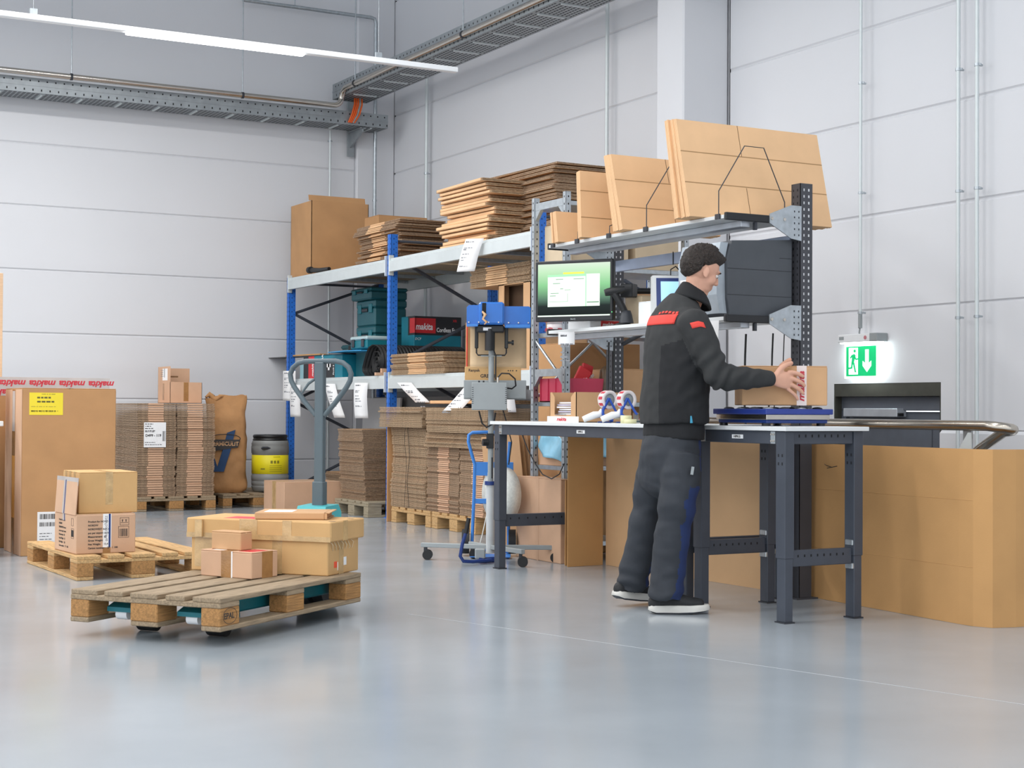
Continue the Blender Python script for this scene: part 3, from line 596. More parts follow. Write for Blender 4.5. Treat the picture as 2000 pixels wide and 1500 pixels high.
onsack([(-.16, .62), (-.12, .62), (-.07, .30), (-.13, .30)] if 0 else [(-.19, .50), (-.14, .50), (-.105, .36), (-.07, .36), (-.02, .55), (.03, .66), (.10, .69), (.06, .55), (-.01, .30), (-.09, .24), (-.15, .24)], BLP, 'logo_v') if 0 else None
q = MB(); q.prism([(-.2, .45), (-.155, .45), (-.095, .27), (-.04, .45), (.0, .62), (.085, .65), (.04, .45), (-.03, .22), (-.13, .22)], 'y', -.158, -.13); q.build('logo_v', BLP, sk)
q = MB(); q.tube([(-.02+.155*math.cos(k*PI/12), -.160, .56+.045*math.sin(k*PI/12)) for k in range(24)], .004, 4, closed=True); q.prism([(-.175, .55), (.135, .55), (.11, .47), (-.15, .43)], 'y', -.1605, -.13); q.build('logo_banner', INK, sk)
text('VERMICULIT', .058, KRAFT, sk, (.118, -.1608, .487), RX, bold=.0018, align='RIGHT', sx=.9)
# ---------------- keg
kg = thing('plastic_keg', 'grey plastic keg with black lid and yellow label', 'keg', (5.79, 15.64, .145))
KG = mat('keg_grey', '#8a8c8b', .45, var=.04)
MB().lathe([(0, 0), (.165, 0), (.18, .012), (.192, .05), (.192, .06), (.186, .066), (.192, .072), (.194, .11), (.189, .115), (.194, .12), (.196, .17), (.19, .175), (.19, .40), (.196, .405), (.197, .47), (.192, .49), (.196, .5), (.185, .53), (.17, .548), (.17, .56)], 40).build('barrel', KG, kg)
MB().lathe([(0.0, .60), (.16, .60), (.176, .596), (.181, .585), (.181, .57), (.176, .568), (.176, .553), (.182, .55), (.182, .538), (.17, .536)], 40).build('lid', BLACK, kg)
MB().lathe([(.1902, .19), (.1925, .191), (.1925, .385), (.1902, .386)], 40).build('label_band', mat('keg_yellow', '#f0e01c', .5, var=.02), kg)
q = MB()
for (a0, a1, z0, z1) in [(-1.9, -1.78, .30, .33), (-1.72, -1.6, .30, .33), (-1.54, -1.42, .30, .33)]+[(-1.95, -1.25, .275-.02*k, .279-.02*k) for k in range(4)]+[(-1.75, -1.35, .365, .369), (-2.45, -2.2, .235, .25)]:
    n = max(2, int((a1-a0)/.05)); vs = []
    for k in range(n+1): a = a0+(a1-a0)*k/n; vs += [(.1932*math.cos(a), .1932*math.sin(a), z0), (.1932*math.cos(a), .1932*math.sin(a), z1)]
    q.add(vs, [(2*k, 2*k+2, 2*k+3, 2*k+1) for k in range(n)])
tag(q.build('print', mat('olive_ink', '#8b8420', .6), kg), None, None, kind='stuff')
MB().box((-.16, -.186, .445), (-.05, -.15, .475), 0, .012).build('grip_slot', ANTHD, kg)
# ---------------- carton on the floor behind the truck
D = (.62, .57, .30); t = carton('floor_carton', 'pinkish carton on the floor behind pallet truck handle', (5.459+.31, 14.346+.285, 0), 0, D, KRAFT3, seam='x'); plate(t, 'L', D, .24, .34, .0, .3, TAPEC); plate(t, 'T', D, 0, .62, .25, .31, TAPEC); plate(t, 'L', D, .285, .295, .08, .28, TAPEB, .001)
# ================================================================== BLUE RACK
RXF, RXB = 6.15, 7.22; RY = (16.0, 13.38, 10.62); RTOP = (2.44, 2.66, 2.60)
rk = thing('pallet_rack', 'two-bay rack with blue posts and pale steel beams', 'rack', (0, 0, 0))
def upright(parent, x, y, h, m, face=-1, w=.08, d=.07, hole=DARK):
    q = MB(); q.box((x-d/2, y-w/2, 0), (x+d/2, y-w/2+.003, h)); q.box((x-d/2, y+w/2-.003, 0), (x+d/2, y+w/2, h)); q.box((x-d/2, y-w/2, 0), (x-d/2+.003, y+w/2, h)); q.box((x-d/2-.004, y-.012, 0), (x-d/2, y+.012, h))
    q.box((x-.05, y-.05, 0), (x+.05, y+.05, .006))
    u = q.build('upright', m, parent); q = MB(); z = .06
    while z < h-.03:
        for s in (-1, 1): q.box((x-d/2-.0008, y+s*.026-.006, z), (x-d/2, y+s*.026+.006, z+.018))
        q.box((x-.012, y-w/2-.0008, z), (x, y-w/2, z+.014)); q.box((x+.014, y-w/2-.0008, z+.02), (x+.024, y-w/2, z+.03)); z += .05
    tag(q.build('perforations', hole, u), None, None, kind='stuff'); return u
HOLE = mat('hole_shade', '#174689', .6)
for y, h in zip(RY, RTOP):
    upright(rk, RXF, y, h, BLUEP, hole=HOLE); upright(rk, RXB, y, h, BLUEP, hole=HOLE)
    z = .15 if y > 15 else .45; st_ = .475 if y > 15 else .5; s = 1
    while z < h-.3:
        a, b = (RXF+.03, RXB-.03) if s > 0 else (RXB-.03, RXF+.03)
        MB().tube([(a, y, z), (b, y, min(z+st_, h-.03))], .017, 6).build('frame_brace', ANTH, rk); z += st_; s = -s
    MB().tube([(RXF+.03, y, h-.06), (RXB-.03, y, h-.06)], .014, 6).build('frame_brace', ANTH, rk)
CHIP = mat('chipboard', '#b39b7d', .85, var=.12, scale=60); DECKM = mat('grey_deck', '#c9cdcf', .6)
for ztop, dm in ((2.43, CHIP), (1.335, DECKM)):
    for (ya, yb) in ((RY[0], RY[1]), (RY[1], RY[2])):
        for x in (RXF-.035, RXB+.035):
            q = MB(); q.prism([(x-.022, ztop-.125), (x+.022, ztop-.125), (x+.022, ztop-.0), (x-.004, ztop-.0), (x-.004, ztop-.022), (x-.022, ztop-.03)] if x < 6.5 else [(x-.022, ztop-.125), (x+.022, ztop-.125), (x+.022, ztop), (x-.022, ztop)], 'y', yb+.045, ya-.045); q.build('beam', GALVP, rk)
            for yy in (yb+.045, ya-.045): B('beam_connector', GALVP, rk, (x-.026, yy-.006, ztop-.16), (x+.026, yy+.006, ztop+.03), .003)
        B('deck', dm, rk, (RXF-.01, yb+.05, ztop-.018), (RXB+.01, ya-.05, ztop), .002)
        for k in range(1, 4): yy = yb+(ya-yb)*k/4; B('deck_support', GALV, rk, (RXF-.01, yy-.02, ztop-.05), (RXB+.01, yy+.02, ztop-.0185))
ZR2, ZR1 = 2.4305, 1.3355
# ---------------- on the top level
D = (.66, .60, .80); L, W, H = D; t = thing('open_carton', 'big open-topped carton standing on the rack end, upper level', 'carton', (6.19+.33, 15.56+.30-.03, ZR2+.001), 0); w = .006
q = MB(); q.box((-L/2, -W/2, 0), (L/2, W/2, w)); q.box((-L/2, -W/2, 0), (-L/2+w, W/2, H)); q.box((L/2-w, -W/2, 0), (L/2, W/2, H)); q.box((-L/2, -W/2, 0), (L/2, -W/2+w, H)); q.box((-L/2, W/2-w, 0), (L/2, W/2, H)); q.build('body', KRAFT4, t)
MB().prism([(-W/2, H), (-W/2+.006, H), (-W/2-.01+.03, H+.06), (-W/2+.014, H+.06)], 'x', -L/2-.03, L/2-.04).build('flap', KRAFT4, t)
MB().prism([(-L/2, H-.002), (-L/2+.005, H), (L/2*.5, H+.045), (L/2*.5, H+.038)], 'y', -W/2+.03, W/2).build('flap', KRAFT4, t)
carton('plain_carton', 'brown carton half hidden behind big open carton on the rack', (6.92, 14.98, ZR2+.001), 0, (.56, .36, .60), KRAFT4)
pile('flattened carton in pile right of big open carton', 'left pile on the rack top', (6.52, 13.98, ZR2+.001), 0, .52, 1.0, 25, .0162, [('L', .33, .66)], KRAFT4, FLUTED, .008, wave=.015, big=.03, seed=11, mess=.015)
pile('loosely folded tan carton in middle rack-top pile', 'middle pile on the rack top', (6.42, 12.0, ZR2+.001), .02, .46, .92, 16, .034, [('L', .02, .9)], KRAFTL, FLUTE, .012, big=.06, seed=12, mess=.05)
pile('grey-edged flattened carton in tallest rack-top pile', 'tallest pile on the rack top', (6.85, 11.55, ZR2+.001), 0, .66, 1.05, 22, .0275, [], KRAFT4, FLUTED, .01, big=.05, seed=13, mess=.02)
tag(obj('flattened_carton', sheet_mesh(.72, 1.25, .016, [], KRAFT4, FLUTED), None, (6.86, 11.62, ZR2+.001+22*.0275+.004), rot=(0, 0, .03)), 'widest flattened carton on top of the tallest rack pile', 'flat carton')
mp = thing('black_hose', 'short black plastic tube lying before the big carton on the rack', 'tube', (6.14, 15.4, ZR2+.03)); MB().tube([(0, .05, .02), (.02, -.2, .0), (.03, -.42, .0)], [.028, .026, .02], 10).build('tube_body', BLACK, mp); MB().cyl((0, .06, .02), (.0, .0, .018), .036, n=12).build('end_ring', RUBBER, mp)
# ---------------- lower level
def print_box(name, label, c, D, m, cat='carton'): return carton(name, label, c, 0, D, m, cat)
REDB = mat('red_box_print', '#d42a30', .5); TBOX = mat('teal_box_print', '#0a7d92', .5); BBOX = mat('black_box_print', '#232428', .5)
D = (.35, 1.05, .235); t = print_box('tool_carton', 'teal, black and red tool carton lying on the lower rack shelf', (6.17+.175, 14.62+.525, ZR1), D, TBOX)
plate(t, 'L', D, .0, .14, .0, .235, BBOX, .001, 'black_panel'); plate(t, 'L', D, .14, .30, .0, .235, REDB, .001, 'red_panel'); plate(t, 'L', D, .48, .86, .0, .2, BBOX, .001, 'black_panel')
text('DUR368A', .055, WHITE, t, (-.177, .525-.55, .015), (0, -PI/2, PI) if 0 else (PI/2, -PI/2, -PI/2), bold=.0015, name='lettering'); text('makita', .06, WHITE, t, (-.177, .525-.28, .02), (PI/2, -PI/2, -PI/2), shear=.2, bold=.002)
text('PLUS 5', .035, WHITE, t, (-.177, .525-.84, .03), (PI/2, -PI/2, -PI/2), bold=.001); q = MB()
for (u, v) in ((.70, .13),): q.box((-.177, .525-u-.05, v-.02), (-.1755, .525-u+.05, v+.02)); q.box((-.177, .525-u-.02, v-.05), (-.1755, .525-u+.02, v+.05))
q.build('cross_symbol', WHITE, t)
carton('small_carton', 'small white and teal carton next to the rack end post', (6.36, 15.80, ZR1), 0, (.3, .16, .2), mat('pale_teal_box', '#9fc7cd', .5))
carton('small_carton', 'small red and white carton behind the tool carton on rack', (6.575, 15.3, ZR1), 0, (.08, .3, .29), REDB)
lb2 = thing('long_board', 'thin printed board jutting out past the rack end', 'board', (6.30, 15.55, ZR1+.243), .1)
MB().prism([(-.10, 1.05), (.09, 1.02), (.12, -.9), (-.12, -.9)], 'z', 0, .006).build('board_sheet', mat('dark_board', '#5d5f60', .5, var=.3, scale=5), lb2)
B('wood_strip', mat('orange_wood', '#cf9a5c', .7), lb2, (-.1, -.2, .0065), (-.02, .6, .02), .002)
bs = tag(MB().prism([(-.14, .0), (.12, .10), (.16, -.75), (-.10, -.75), (-.17, -.5)], 'z', 0, .008).build('blue_sheet', mat('sky_blue_print', '#3aa0d8', .4, var=.15, scale=8), None, (6.22, 14.78, ZR1+.2515)), 'sky blue printed sheet lying over the tool carton', 'sheet')
cs_ = thing('metal_case', 'silver and teal tool case behind boards on the lower shelf', 'tool case', (6.86, 15.58, ZR1+.0)); B('support_box', TEALD, cs_, (-.15, -.3, 0), (.15, .3, .26), .01); B('lower_shell', GALV, cs_, (-.16, -.35, .262), (.16, .35, .33), .02); B('upper_shell', TEALD, cs_, (-.16, -.35, .33), (.16, .35, .38), .02); B('case_handle', BLACK, cs_, (-.185, -.08, .31), (-.16, .08, .37), .01)
cx = thing('organizer_case', 'clear-lidded teal organizer case left of the black mat roll', 'tool case', (6.62, 14.35, ZR1)); B('spacer', TEALD, cx, (-.12, -.16, 0), (.15, .16, .28), .01); B('case_body', TEAL, cx, (-.16, -.2, .282), (.16, .2, .37), .012); B('clear_lid', mat('clear_lid', '#b9cfd2', .15, var=.02), cx, (-.165, -.205, .37), (.165, .205, .41), .012)
for y in (-.12, .12): B('latch', ANTHD, cx, (-.175, y-.03, .30), (-.16, y+.03, .38), .006)
cx.location = (6.42, 14.42, ZR1); cx.location.z = ZR1
def case(name, label, c, D):
    t = thing(name, label, 'tool case', c, 0, 'stacked teal tool cases'); L, W, H = D
    MB().box((-L/2, -W/2, 0), (L/2, W/2, H*.7), 0, .015).build('case_body', TEALD, t); MB().box((-L/2-.006, -W/2-.006, H*.7), (L/2+.006, W/2+.006, H-.001), 0, .015).build('case_lid', TEALD, t)
    for y in (-W*.3, W*.3): B('latch', TEAL, t, (-L/2-.014, y-.04, H*.5), (-L/2, y+.04, H*.85), .004)
    B('carry_handle', ANTHD, t, (-L/2-.02, -.07, H*.55), (-L/2-.004, .07, H*.68), .006); return t
zc = ZR1
for i, (h, lab) in enumerate(((.27, 'bottom teal tool case of the stack in the rack'), (.27, 'second teal tool case, with drawer front, in the rack'), (.27, 'third teal tool case of the stack in the rack'), (.125, 'dark teal case lid-up on top of the case stack'))):
    case('tool_case', lab, (6.74+(.01 if i == 3 else 0), 14.93, zc+.0), (.36, .46, h)) if i < 3 else case('tool_case', lab, (6.72, 14.95, zc), (.42, .50, h)); zc += h+.0005
D = (.53, .30, .62); t = print_box('fan_carton', 'teal and black branded fan carton behind the black mat roll', (7.02, 14.32, ZR1), D, TBOX)
plate(t, 'F', D, 0, .53, .43, .62, BBOX, .001, 'black_panel'); plate(t, 'F', D, .01, .24, .45, .60, REDB, .0016, 'red_panel'); plate(t, 'L', D, .16, .32, .43, .62, BBOX, .001, 'black_panel'); plate(t, 'L', D, .2, .32, .45, .6, REDB, .0015, 'red_panel')
text('makita', .092, WHITE, t, (-.25, -.1522, .485), RX, shear=.2, bold=.002, sx=.78); text('Cordless Fan', .062, WHITE, t, (-.015, -.1516, .465), RX, bold=.0012, sx=.72); text('DCF', .035, WHITE, t, (-.255, -.1506, .38), RX, shear=.2); text('XR', .035, REDB, t, (.17, -.1516, .57), RX, bold=.001)
q = MB(); q.tube([(.1+.1*math.cos(a*PI/12), -.1508, .2+.1*math.sin(a*PI/12)) for a in range(24)], .012, 4, closed=True); q.build('fan_picture', mat('dark_teal_print', '#155764', .5), t)  # ring of the fan picture in dark teal print
# black rubber mat roll
mr = thing('mat_roll', 'rolled black ribbed rubber mat with drooping end on lower shelf', 'mat', (6.17, 13.78, ZR1)); prof = []
r0 = .135; zc = .142
for k in range(64): a = PI*.75-k*.32; r = r0-.0019*k; prof.append((r*math.cos(a), zc+r*math.sin(a)))
tail = [(.40-.2, .012), (.35-.2, .008)]
tail = [(.33, .05), (.335, .09), (.30, .15), (.25, .22), (.19, .282), (.10, .305), (.03, .30), (-.05, .275)]
pf = [(.04, .006), (.16, .004), (.27, .012)]+tail
prof2 = [(y, z) for (y, z) in pf]+[(-.115, .215), (-.135, .14), (-.115, .06), (-.06, .02), (.0, .018), (.065, .045), (.105, .11), (.10, .18), (.05, .235), (-.03, .235), (-.085, .18), (-.085, .1), (-.04, .05), (.03, .06), (.065, .12), (.04, .185), (-.03, .185), (-.045, .12), (-.0, .09), (.025, .13), (-.005, .15)]
q = MB(); n = len(prof2)
vs = [(0, y, z) for y, z in prof2]+[(.93, y*.96-.0, z) for y, z in prof2]; q.add(vs, [(i, i+1, n+i+1, n+i) for i in range(n-1)], 0, True)
MATR = mat('ribbed_rubber', '#141517', .55, var=.2)
_nt = MATR.node_tree; _w = _nt.nodes.new('ShaderNodeTexWave'); _w.inputs['Scale'].default_value = 9; _w.bands_direction = 'X'; _tcn = _nt.nodes.new('ShaderNodeTexCoord'); _nt.links.new(_tcn.outputs['Object'], _w.inputs['Vector']); _bp = _nt.nodes.new('ShaderNodeBump'); _bp.inputs['Strength'].default_value = .8; _bp.inputs['Distance'].default_value = .01; _nt.links.new(_w.outputs[0], _bp.inputs['Height']); _nt.links.new(_bp.outputs[0], _nt.nodes['Principled BSDF'].inputs['Normal'])
solid(q.build('rolled_mat', MATR, mr), .006)
q = MB(); [q.prism([(.0, .002), (.3, .002), (.3, .05), (.25, .05), (.25, .03), (.12, .03), (.12, .07), (.06, .07), (.06, .03), (0, .03)], 'y', -.035, .0)]
cbp = tag(q.build('edge_protector', KRAFT3, None, (6.08, 13.62, ZR1)), 'zigzag cardboard edge protector before the black mat roll', 'cardboard')
pile('flattened carton in small pile beside middle blue post', 'pile on the lower rack shelf', (6.34, 12.72, ZR1), .0, .50, 1.1, 14, .0138, [('L', .38, .74)], KRAFT2, FLUTE, .006, big=.015, seed=21)
D = (.16, .035, .44); t = carton('slim_box', 'upright brown slim box with red edge on the lower shelf', (6.3, 12.0, ZR1), .02, D, KRAFT4, top=False); B('red_edge', REDB, t, (-.0815, -.019, 0), (-.079, -.006, .44)); B('red_edge', REDB, t, (-.08, -.019, -.0), (.02, -.0172, .004)); B('thumb_hole', INK, t, (-.01, -.0185, .41), (.015, -.017, .43)); B('thumb_hole', INK, t, (-.01, -.0185, .01), (.015, -.017, .03))
D = (.55, .55, .735); t = thing('open_carton', 'upright carton with dark open end under flattened pile in rack', 'carton', (6.32+.275, 11.06+.275, ZR1), 0); L, W, H = D; w = .006
q = MB(); q.box((-L/2, -W/2, 0), (L/2, W/2, w)); q.box((-L/2, -W/2, 0), (L/2, -W/2+w, H)); q.box((-L/2, W/2-w, 0), (L/2, W/2, H)); q.box((L/2-w, -W/2, 0), (L/2, W/2, H)); q.box((-L/2, -W/2, H-w), (L/2, W/2, H)); q.box((-L/2, -W/2, 0), (-L/2+w, W/2, .42)); q.box((-L/2, -W/2, .42), (-L/2+w, -W/2+.12, H)); q.box((-L/2, W/2-.1, .42), (-L/2+w, W/2, H)); q.build('body', KRAFT, t); B('inside_shade_sheet', mat('carton_shade_brown', '#4a3524', .95), t, (-L/2+.1, -W/2+w, w), (-L/2+.11, W/2-w, H-w))  # dark sheet set behind the opening, painting the shade inside the carton
pile('flattened carton in short pile on open-ended carton', 'pile on the open-ended carton', (6.56, 11.58, ZR1+.737), 0, .5, 1.05, 9, .0185, [('L', .3, .66)], KRAFT4, FLUTE, .006, seed=22)
# ---------------- grey boards and panels behind and under the shelf
GB = mat('grey_board', '#c3c6cb', .6, var=.02); GB2 = mat('grey_board_dark', '#9a9b9e', .6, var=.03)
tag(MB().prism([(14.2, 1.0), (16.3, 1.0), (16.3, 2.02), (14.2, 1.93)], 'x', 7.30, 7.315).build('grey_board', GB), 'pale grey board standing at the back of the lower shelf', 'board')
tag(MB().box((-.01, -1.2, 0), (.01, 1.2, 1.15)).build('grey_board', GB2, None, (7.10, 14.70, .0)), 'dark grey board standing under the lower shelf', 'board')
tag(MB().box((-.01, -.48, 0), (.01, .48, 1.14)).build('grey_board', WHITEP, None, (6.95, 15.5, .0), rot=(0, .06, 0)), 'white board leaning under the rack near its end', 'board')
tag(MB().prism([(13.55, 0), (14.45, 0), (14.3, 1.02), (13.7, 1.02)], 'x', 6.98, 7.0).build('grey_board', GB), 'grey board peeking over the piles under the rack', 'board')
# ---------------- paper tags on the beams
def papertag(label, y, z, ln, w=.12, curl=.0, x=RXF-.062, lean=0., sx=0.):
    t = thing('paper_tag', label, 'paper tag', (x-.05, y, z), .6, 'hanging paper tags'); n = 10
    q = MB(); q.grid(lambda u, v: (-.004-curl*math.sin(v*4.0)-sx*v*v, w*(.5-u)-lean*v, -v*ln), 2, n); solid(q.build('paper', WHITE, t), .0008)
    q = MB(); R = random.Random(int(y*100))
    for (u0, v0, u1, v1) in lines(.015, 0, .085, 5, .05, .008, int(y*10))+lines(.015, 0, .06, 4, .065, .012, int(y*13)): 
        k = (-v0+.03)/ln; q.box((-.0052-curl*math.sin(k*4)-sx*k*k, w/2-u0-lean*k, v0-.03), (-.0046-curl*math.sin(k*4)-sx*k*k, w/2-u1-lean*k, v1-.03))
    tag(q.build('print', INKG, t), None, None, kind='stuff'); return t
papertag('blank white paper tag at the left end post of the rack', 15.72, 1.42, .32, .16, .0, x=RXF-.07)
papertag('paper tag hanging left of the loop handle stem', 15.56, 1.27, .34, .13, .006)
papertag('paper tag seen through right half of the loop handle', 14.62, 1.27, .34, .13, .008, lean=.12)
papertag('paper tag hanging from lower beam beside the middle blue post', 13.83, 1.27, .34, .15, .012)
papertag('twisted paper tag on the lower beam above flattened stack', 12.86, 1.26, .18, .15, .02, lean=.22, sx=.06)
papertag('white paper tag lying across the top of flattened stack', 11.50, 1.22, .21, .16, .01, lean=-.16, sx=.1)
papertag('paper tag on lower beam right of the grey control box', 10.95, 1.24, .24, .14, .01, lean=.02)
papertag('white paper tag hanging on the upper beam below the piles', 11.50, 2.44, .27, .17, .01, lean=-.09)
# ================================================================== UNDER THE RACK
pallet('greyish pallet under the rear flattened piles below the rack', (6.55, 13.86, 0), 0, WOODG, WOODG)
pile('flattened carton in the dim rear pile under the rack', 'rear pile under the rack', (6.32, 13.95, .1450), 0, .62, .60, 40, .0170, [], KRAFT4, FLUTED, .004, lean=(0.0, .08), seed=31, stuff='dim rear pile of flattened cartons on the greyish pallet')
pile('flattened carton in the low string-tied pile under the rack', 'low tied pile under the rack', (6.55, 13.22, .0), 0, .6, .40, 20, .0165, [], KRAFT3, FLUTED, .003, seed=32, stuff='low string-tied pile of flattened cartons under the rack')
st = thing('tie_string', 'white string around the low pile under the rack', 'string', (6.24, 13.25, .0)); MB().tube([(0, 0, 0), (-.002, .01, .16), (.0, .02, .33)], .003, 5).build('string', WHITE, st)
pile('flattened carton in the small pile beside the white board', 'small pile behind the floor carton', (6.55, 15.1, .0), 0, .5, .5, 22, .0165, [], KRAFT4, FLUTED, .006, seed=33, stuff='small pile of flattened cartons beside the white board')
pile('flattened carton in the low pile at the rack end', 'low pile at the rack end', (6.5, 15.64, .0), 0, .45, .5, 12, .0165, [], KRAFT4, FLUTED, .006, seed=34, stuff='low pile of flattened cartons at the rack end')
tag(MB().box((-.02, -.008, 0), (.70, .008, .86), 0, .002).build('cardboard_sheet', KRAFT4, None, (5.93, 12.945, 0)), 'upright cardboard sheet at left end of the front stacks', 'cardboard')
for i, (yy, lab) in enumerate(((12.50, 'left new pallet under the front flattened stacks'), (11.67, 'right new pallet under the front flattened stacks'))):
    pallet(lab, (6.535, yy, 0), 0, WOODN, WOODN)
pile('flattened carton in left front stack under rack', 'left front stack under the rack', (6.29, 12.55, .1450), 0, .70, .72, 42, .0169, [], KRAFT3, FLUTE, .004, wave=.012, seed=41)
pile('flattened carton in bundle atop left front stack', 'bundle on the left front stack', (6.24, 12.60, .1450+42*.0169+.004), .03, .74, .84, 11, .0165, [], KRAFT, FLUTE, .006, seed=42)
pile('flattened carton with light stripe in middle front stack', 'middle front stack under the rack', (6.29, 11.875, .1450), 0, .70, .60, 34, .0163, [('L', .22, .42)], KRAFT3, FLUTED, .004, seed=43)
pile('flattened carton with light stripe in right front stack', 'right front stack under the rack', (6.29, 11.255, .1450), 0, .70, .60, 34, .0163, [('L', .22, .42)], KRAFT3, FLUTED, .004, seed=44)
pile('wide flattened carton in lower bundle across two stacks', 'lower bundle across two stacks', (6.26, 11.56, .1450+34*.0163+.002), .01, .72, 1.15, 8, .0150, [], KRAFT, FLUTE, .01, seed=45)
pile('wide flattened carton in upper bundle across two stacks', 'topmost bundle across two stacks', (6.24, 11.50, .1450+34*.0163+8*.0150+.006), 0, .74, 1.12, 14, .0148, [], KRAFT, FLUTE, .005, seed=46)
tag(obj('flattened_carton', sheet_mesh(.6, 1.5, .03, [('L', .1, 1.4)], KRAFTL, FLUTE), None, (6.5, 11.95, .145+61*.0148+.0215), rot=(0, .0, .05)), 'loose folded carton lying across the front stacks', 'flat carton')
for (y, z0, z1) in ((12.5, .15, 1.05), (11.5, .83, 1.04)):
    t = thing('tie_string', 'black string around the left front stack' if y > 12 else 'black string around the topmost bundle', 'string', (5.905, y, z0)); h = z1-z0
    for s in (-.03, .03): MB().tube([(-.006+.004*math.sin(k*2), s+.02*math.sin(k*1.3+s*30), h*k/8) for k in range(9)], .002, 4).build('string', DARK, t)
# ================================================================== GALVANISED SHELF UNIT
gs = thing('galvanised_shelf', 'grey galvanised shelving unit behind the packing bench', 'shelf', (0, 0, 0)); GXS = (5.42, 6.39); GY0, GY1 = 9.0, 9.42
for x in GXS:
    for y in (GY0, GY1):
        q = MB(); q.box((x-.02, y-.02, 0), (x+.02, y-.018, 2.49)); q.box((x-.02, y-.02, 0), (x-.018, y+.02, 2.49)); q.box((x-.02, y+.018, 0), (x+.02, y+.02, 2.49)); u = q.build('upright', GALV, gs)
        q = MB(); z = .05
        while z < 2.45: q.box((x-.0208, y-.004, z), (x-.02, y+.004, z+.012)); q.box((x-.003, y-.0208, z), (x+.005, y-.02, z+.012)); z += .05
        tag(q.build('perforations', DARK, u), None, None, kind='stuff')
    for z in (.06, 1.25, 2.40):
        q = MB(); q.box((x-.016, GY0+.02, z), (x+.016, GY1-.02, z+.05))
        for y, s in ((GY0+.02, 1), (GY1-.02, -1)): q.prism([(y, z), (y, z-.07), (y+s*.07, z)], 'x', x-.014, x+.014)
        q.build('end_bar', GALV, gs)
SHZ = (.10, .61, 1.045, 1.52, 1.965, 2.40)
for i in range(1):
    for z in SHZ: B('shelf_panel', GALV, gs, (GXS[i]+.021, GY0-.01, z), (GXS[i+1]-.021, GY1+.01, z+.03), .002)
for (a, b) in (((GXS[0]+.02, GY1+.02, 1.9), (GXS[1]-.02, GY1+.02, 1.1)), ((GXS[0]+.02, GY1+.02, 1.1), (GXS[1]-.02, GY1+.02, 1.9)), ((GXS[0], GY0+.01, 1.2), (GXS[0], GY1-.01, 1.5))): MB().tube([a, b], .01, 6).build('cross_brace', GALV, gs)
CREAM = mat('cream_carton', '#cbb89c', .8, var=.03)
carton('cream_carton', 'cream carton left above the monitor on galvanised shelf', (5.70, 9.2, 1.9955), 0, (.46, .36, .30), CREAM); carton('cream_carton', 'cream carton right of the other above the monitor', (6.17, 9.2, 1.9955), 0, (.36, .36, .27), CREAM, group=None)
TR = mat('white_tape_roll', '#ece5e6', .5, var=.03)
def taperoll(label, c, r=.065, h=.06, group='red-printed tape rolls on the galvanised shelf'):
    t = thing('tape_roll', label, 'tape roll', c, 0, group); MB().lathe([(.04, 0), (r, 0), (r, h), (.04, h), (.04, 0)], 24).build('tape_wound', TR, t)
    for k in range(2): text('makita', .04, REDT, t, (-r-.0006 if k == 0 else -.03, .045 if k == 0 else -r-.0006, .014), RL if k == 0 else RX, shear=.25, bold=.0012)
    return t
NM = ('leftmost', 'second', 'middle', 'fourth', 'rightmost')
for i, x in enumerate((5.52, 5.66, 5.80, 5.94, 6.08)):
    for z in (0, .061):
        taperoll('%s red-printed white tape roll, %s row, on shelf below monitor' % (NM[i], 'lower' if z == 0 else 'upper'), (x, 9.3, 1.5505+z))
wb_ = carton('branded_box', 'white box with red logo lying on shelf right of tape rolls', (5.86, 8.985-.0, 1.5505), 0, (.001, .001, .001), WHITE) if 0 else None
D = (.20, .13, .16); t = carton('brown_carton', 'small carton at right end of the third galvanised shelf', (6.27, 9.2, 1.5505), 0, (.18, .3, .3), KRAFT)
# red crate with red packages
CR = mat('crimson_crate', '#c83a58', .45, var=.04)
cr = thing('red_crate', 'crimson plastic crate with red packs on galvanised shelf', 'crate', (5.60, 9.2, 1.0755)); L, W, H = .34, .34, .16; w = .006
q = MB(); q.box((-L/2, -W/2, 0), (L/2, W/2, w)); q.box((-L/2, -W/2, 0), (-L/2+w, W/2, H)); q.box((L/2-w, -W/2, 0), (L/2, W/2, H)); q.box((-L/2, -W/2, 0), (L/2, -W/2+w, H)); q.box((-L/2, W/2-w, 0), (L/2, W/2, H)); q.build('crate_shell', CR, cr)
q = MB(); q.box((-L/2-.008, -W/2-.008, H-.012), (L/2+.008, W/2+.008, H-.0)); q.build('crate_rim', CR, cr) if 0 else None
for y in (-.15, -.05, .05, .15): B('crate_rib', CR, cr, (-L/2-.006, y-.004, .01), (-L/2, y+.004, H-.005))
for i, (x, y, z, rx, lab) in enumerate(((5.54, 9.12, 1.10, .5, 'red and black pack leaning left in the crimson crate'), (5.63, 9.13, 1.11, .25, 'red and silver pack in front in the crimson crate'), (5.67, 9.25, 1.10, .7, 'dark red pack at the back of the crimson crate'))):
    t = thing('tool_pack', lab, 'pack', (x, y, z), .3*i, 'red packs in the crimson crate'); q = MB(); q.box((-.05, -.012, 0), (.05, .012, .23), 0, .004, Matrix.Rotation(rx, 4, 'Y')); q.build('pack_body', REDB, t)
    q = MB(); q.box((-.049, -.0135, .01), (.049, .0135, .07), 0, 0, Matrix.Rotation(rx, 4, 'Y')); q.build('pack_panel', (BBOX, GALV, BBOX)[i], t)
    text('makita', .036, WHITE, t, (.03, -.0145, .09), (PI/2, rx*-1+PI/2-PI/2, 0) if 0 else (PI/2, -.9+rx, 0), shear=.2, bold=.001)
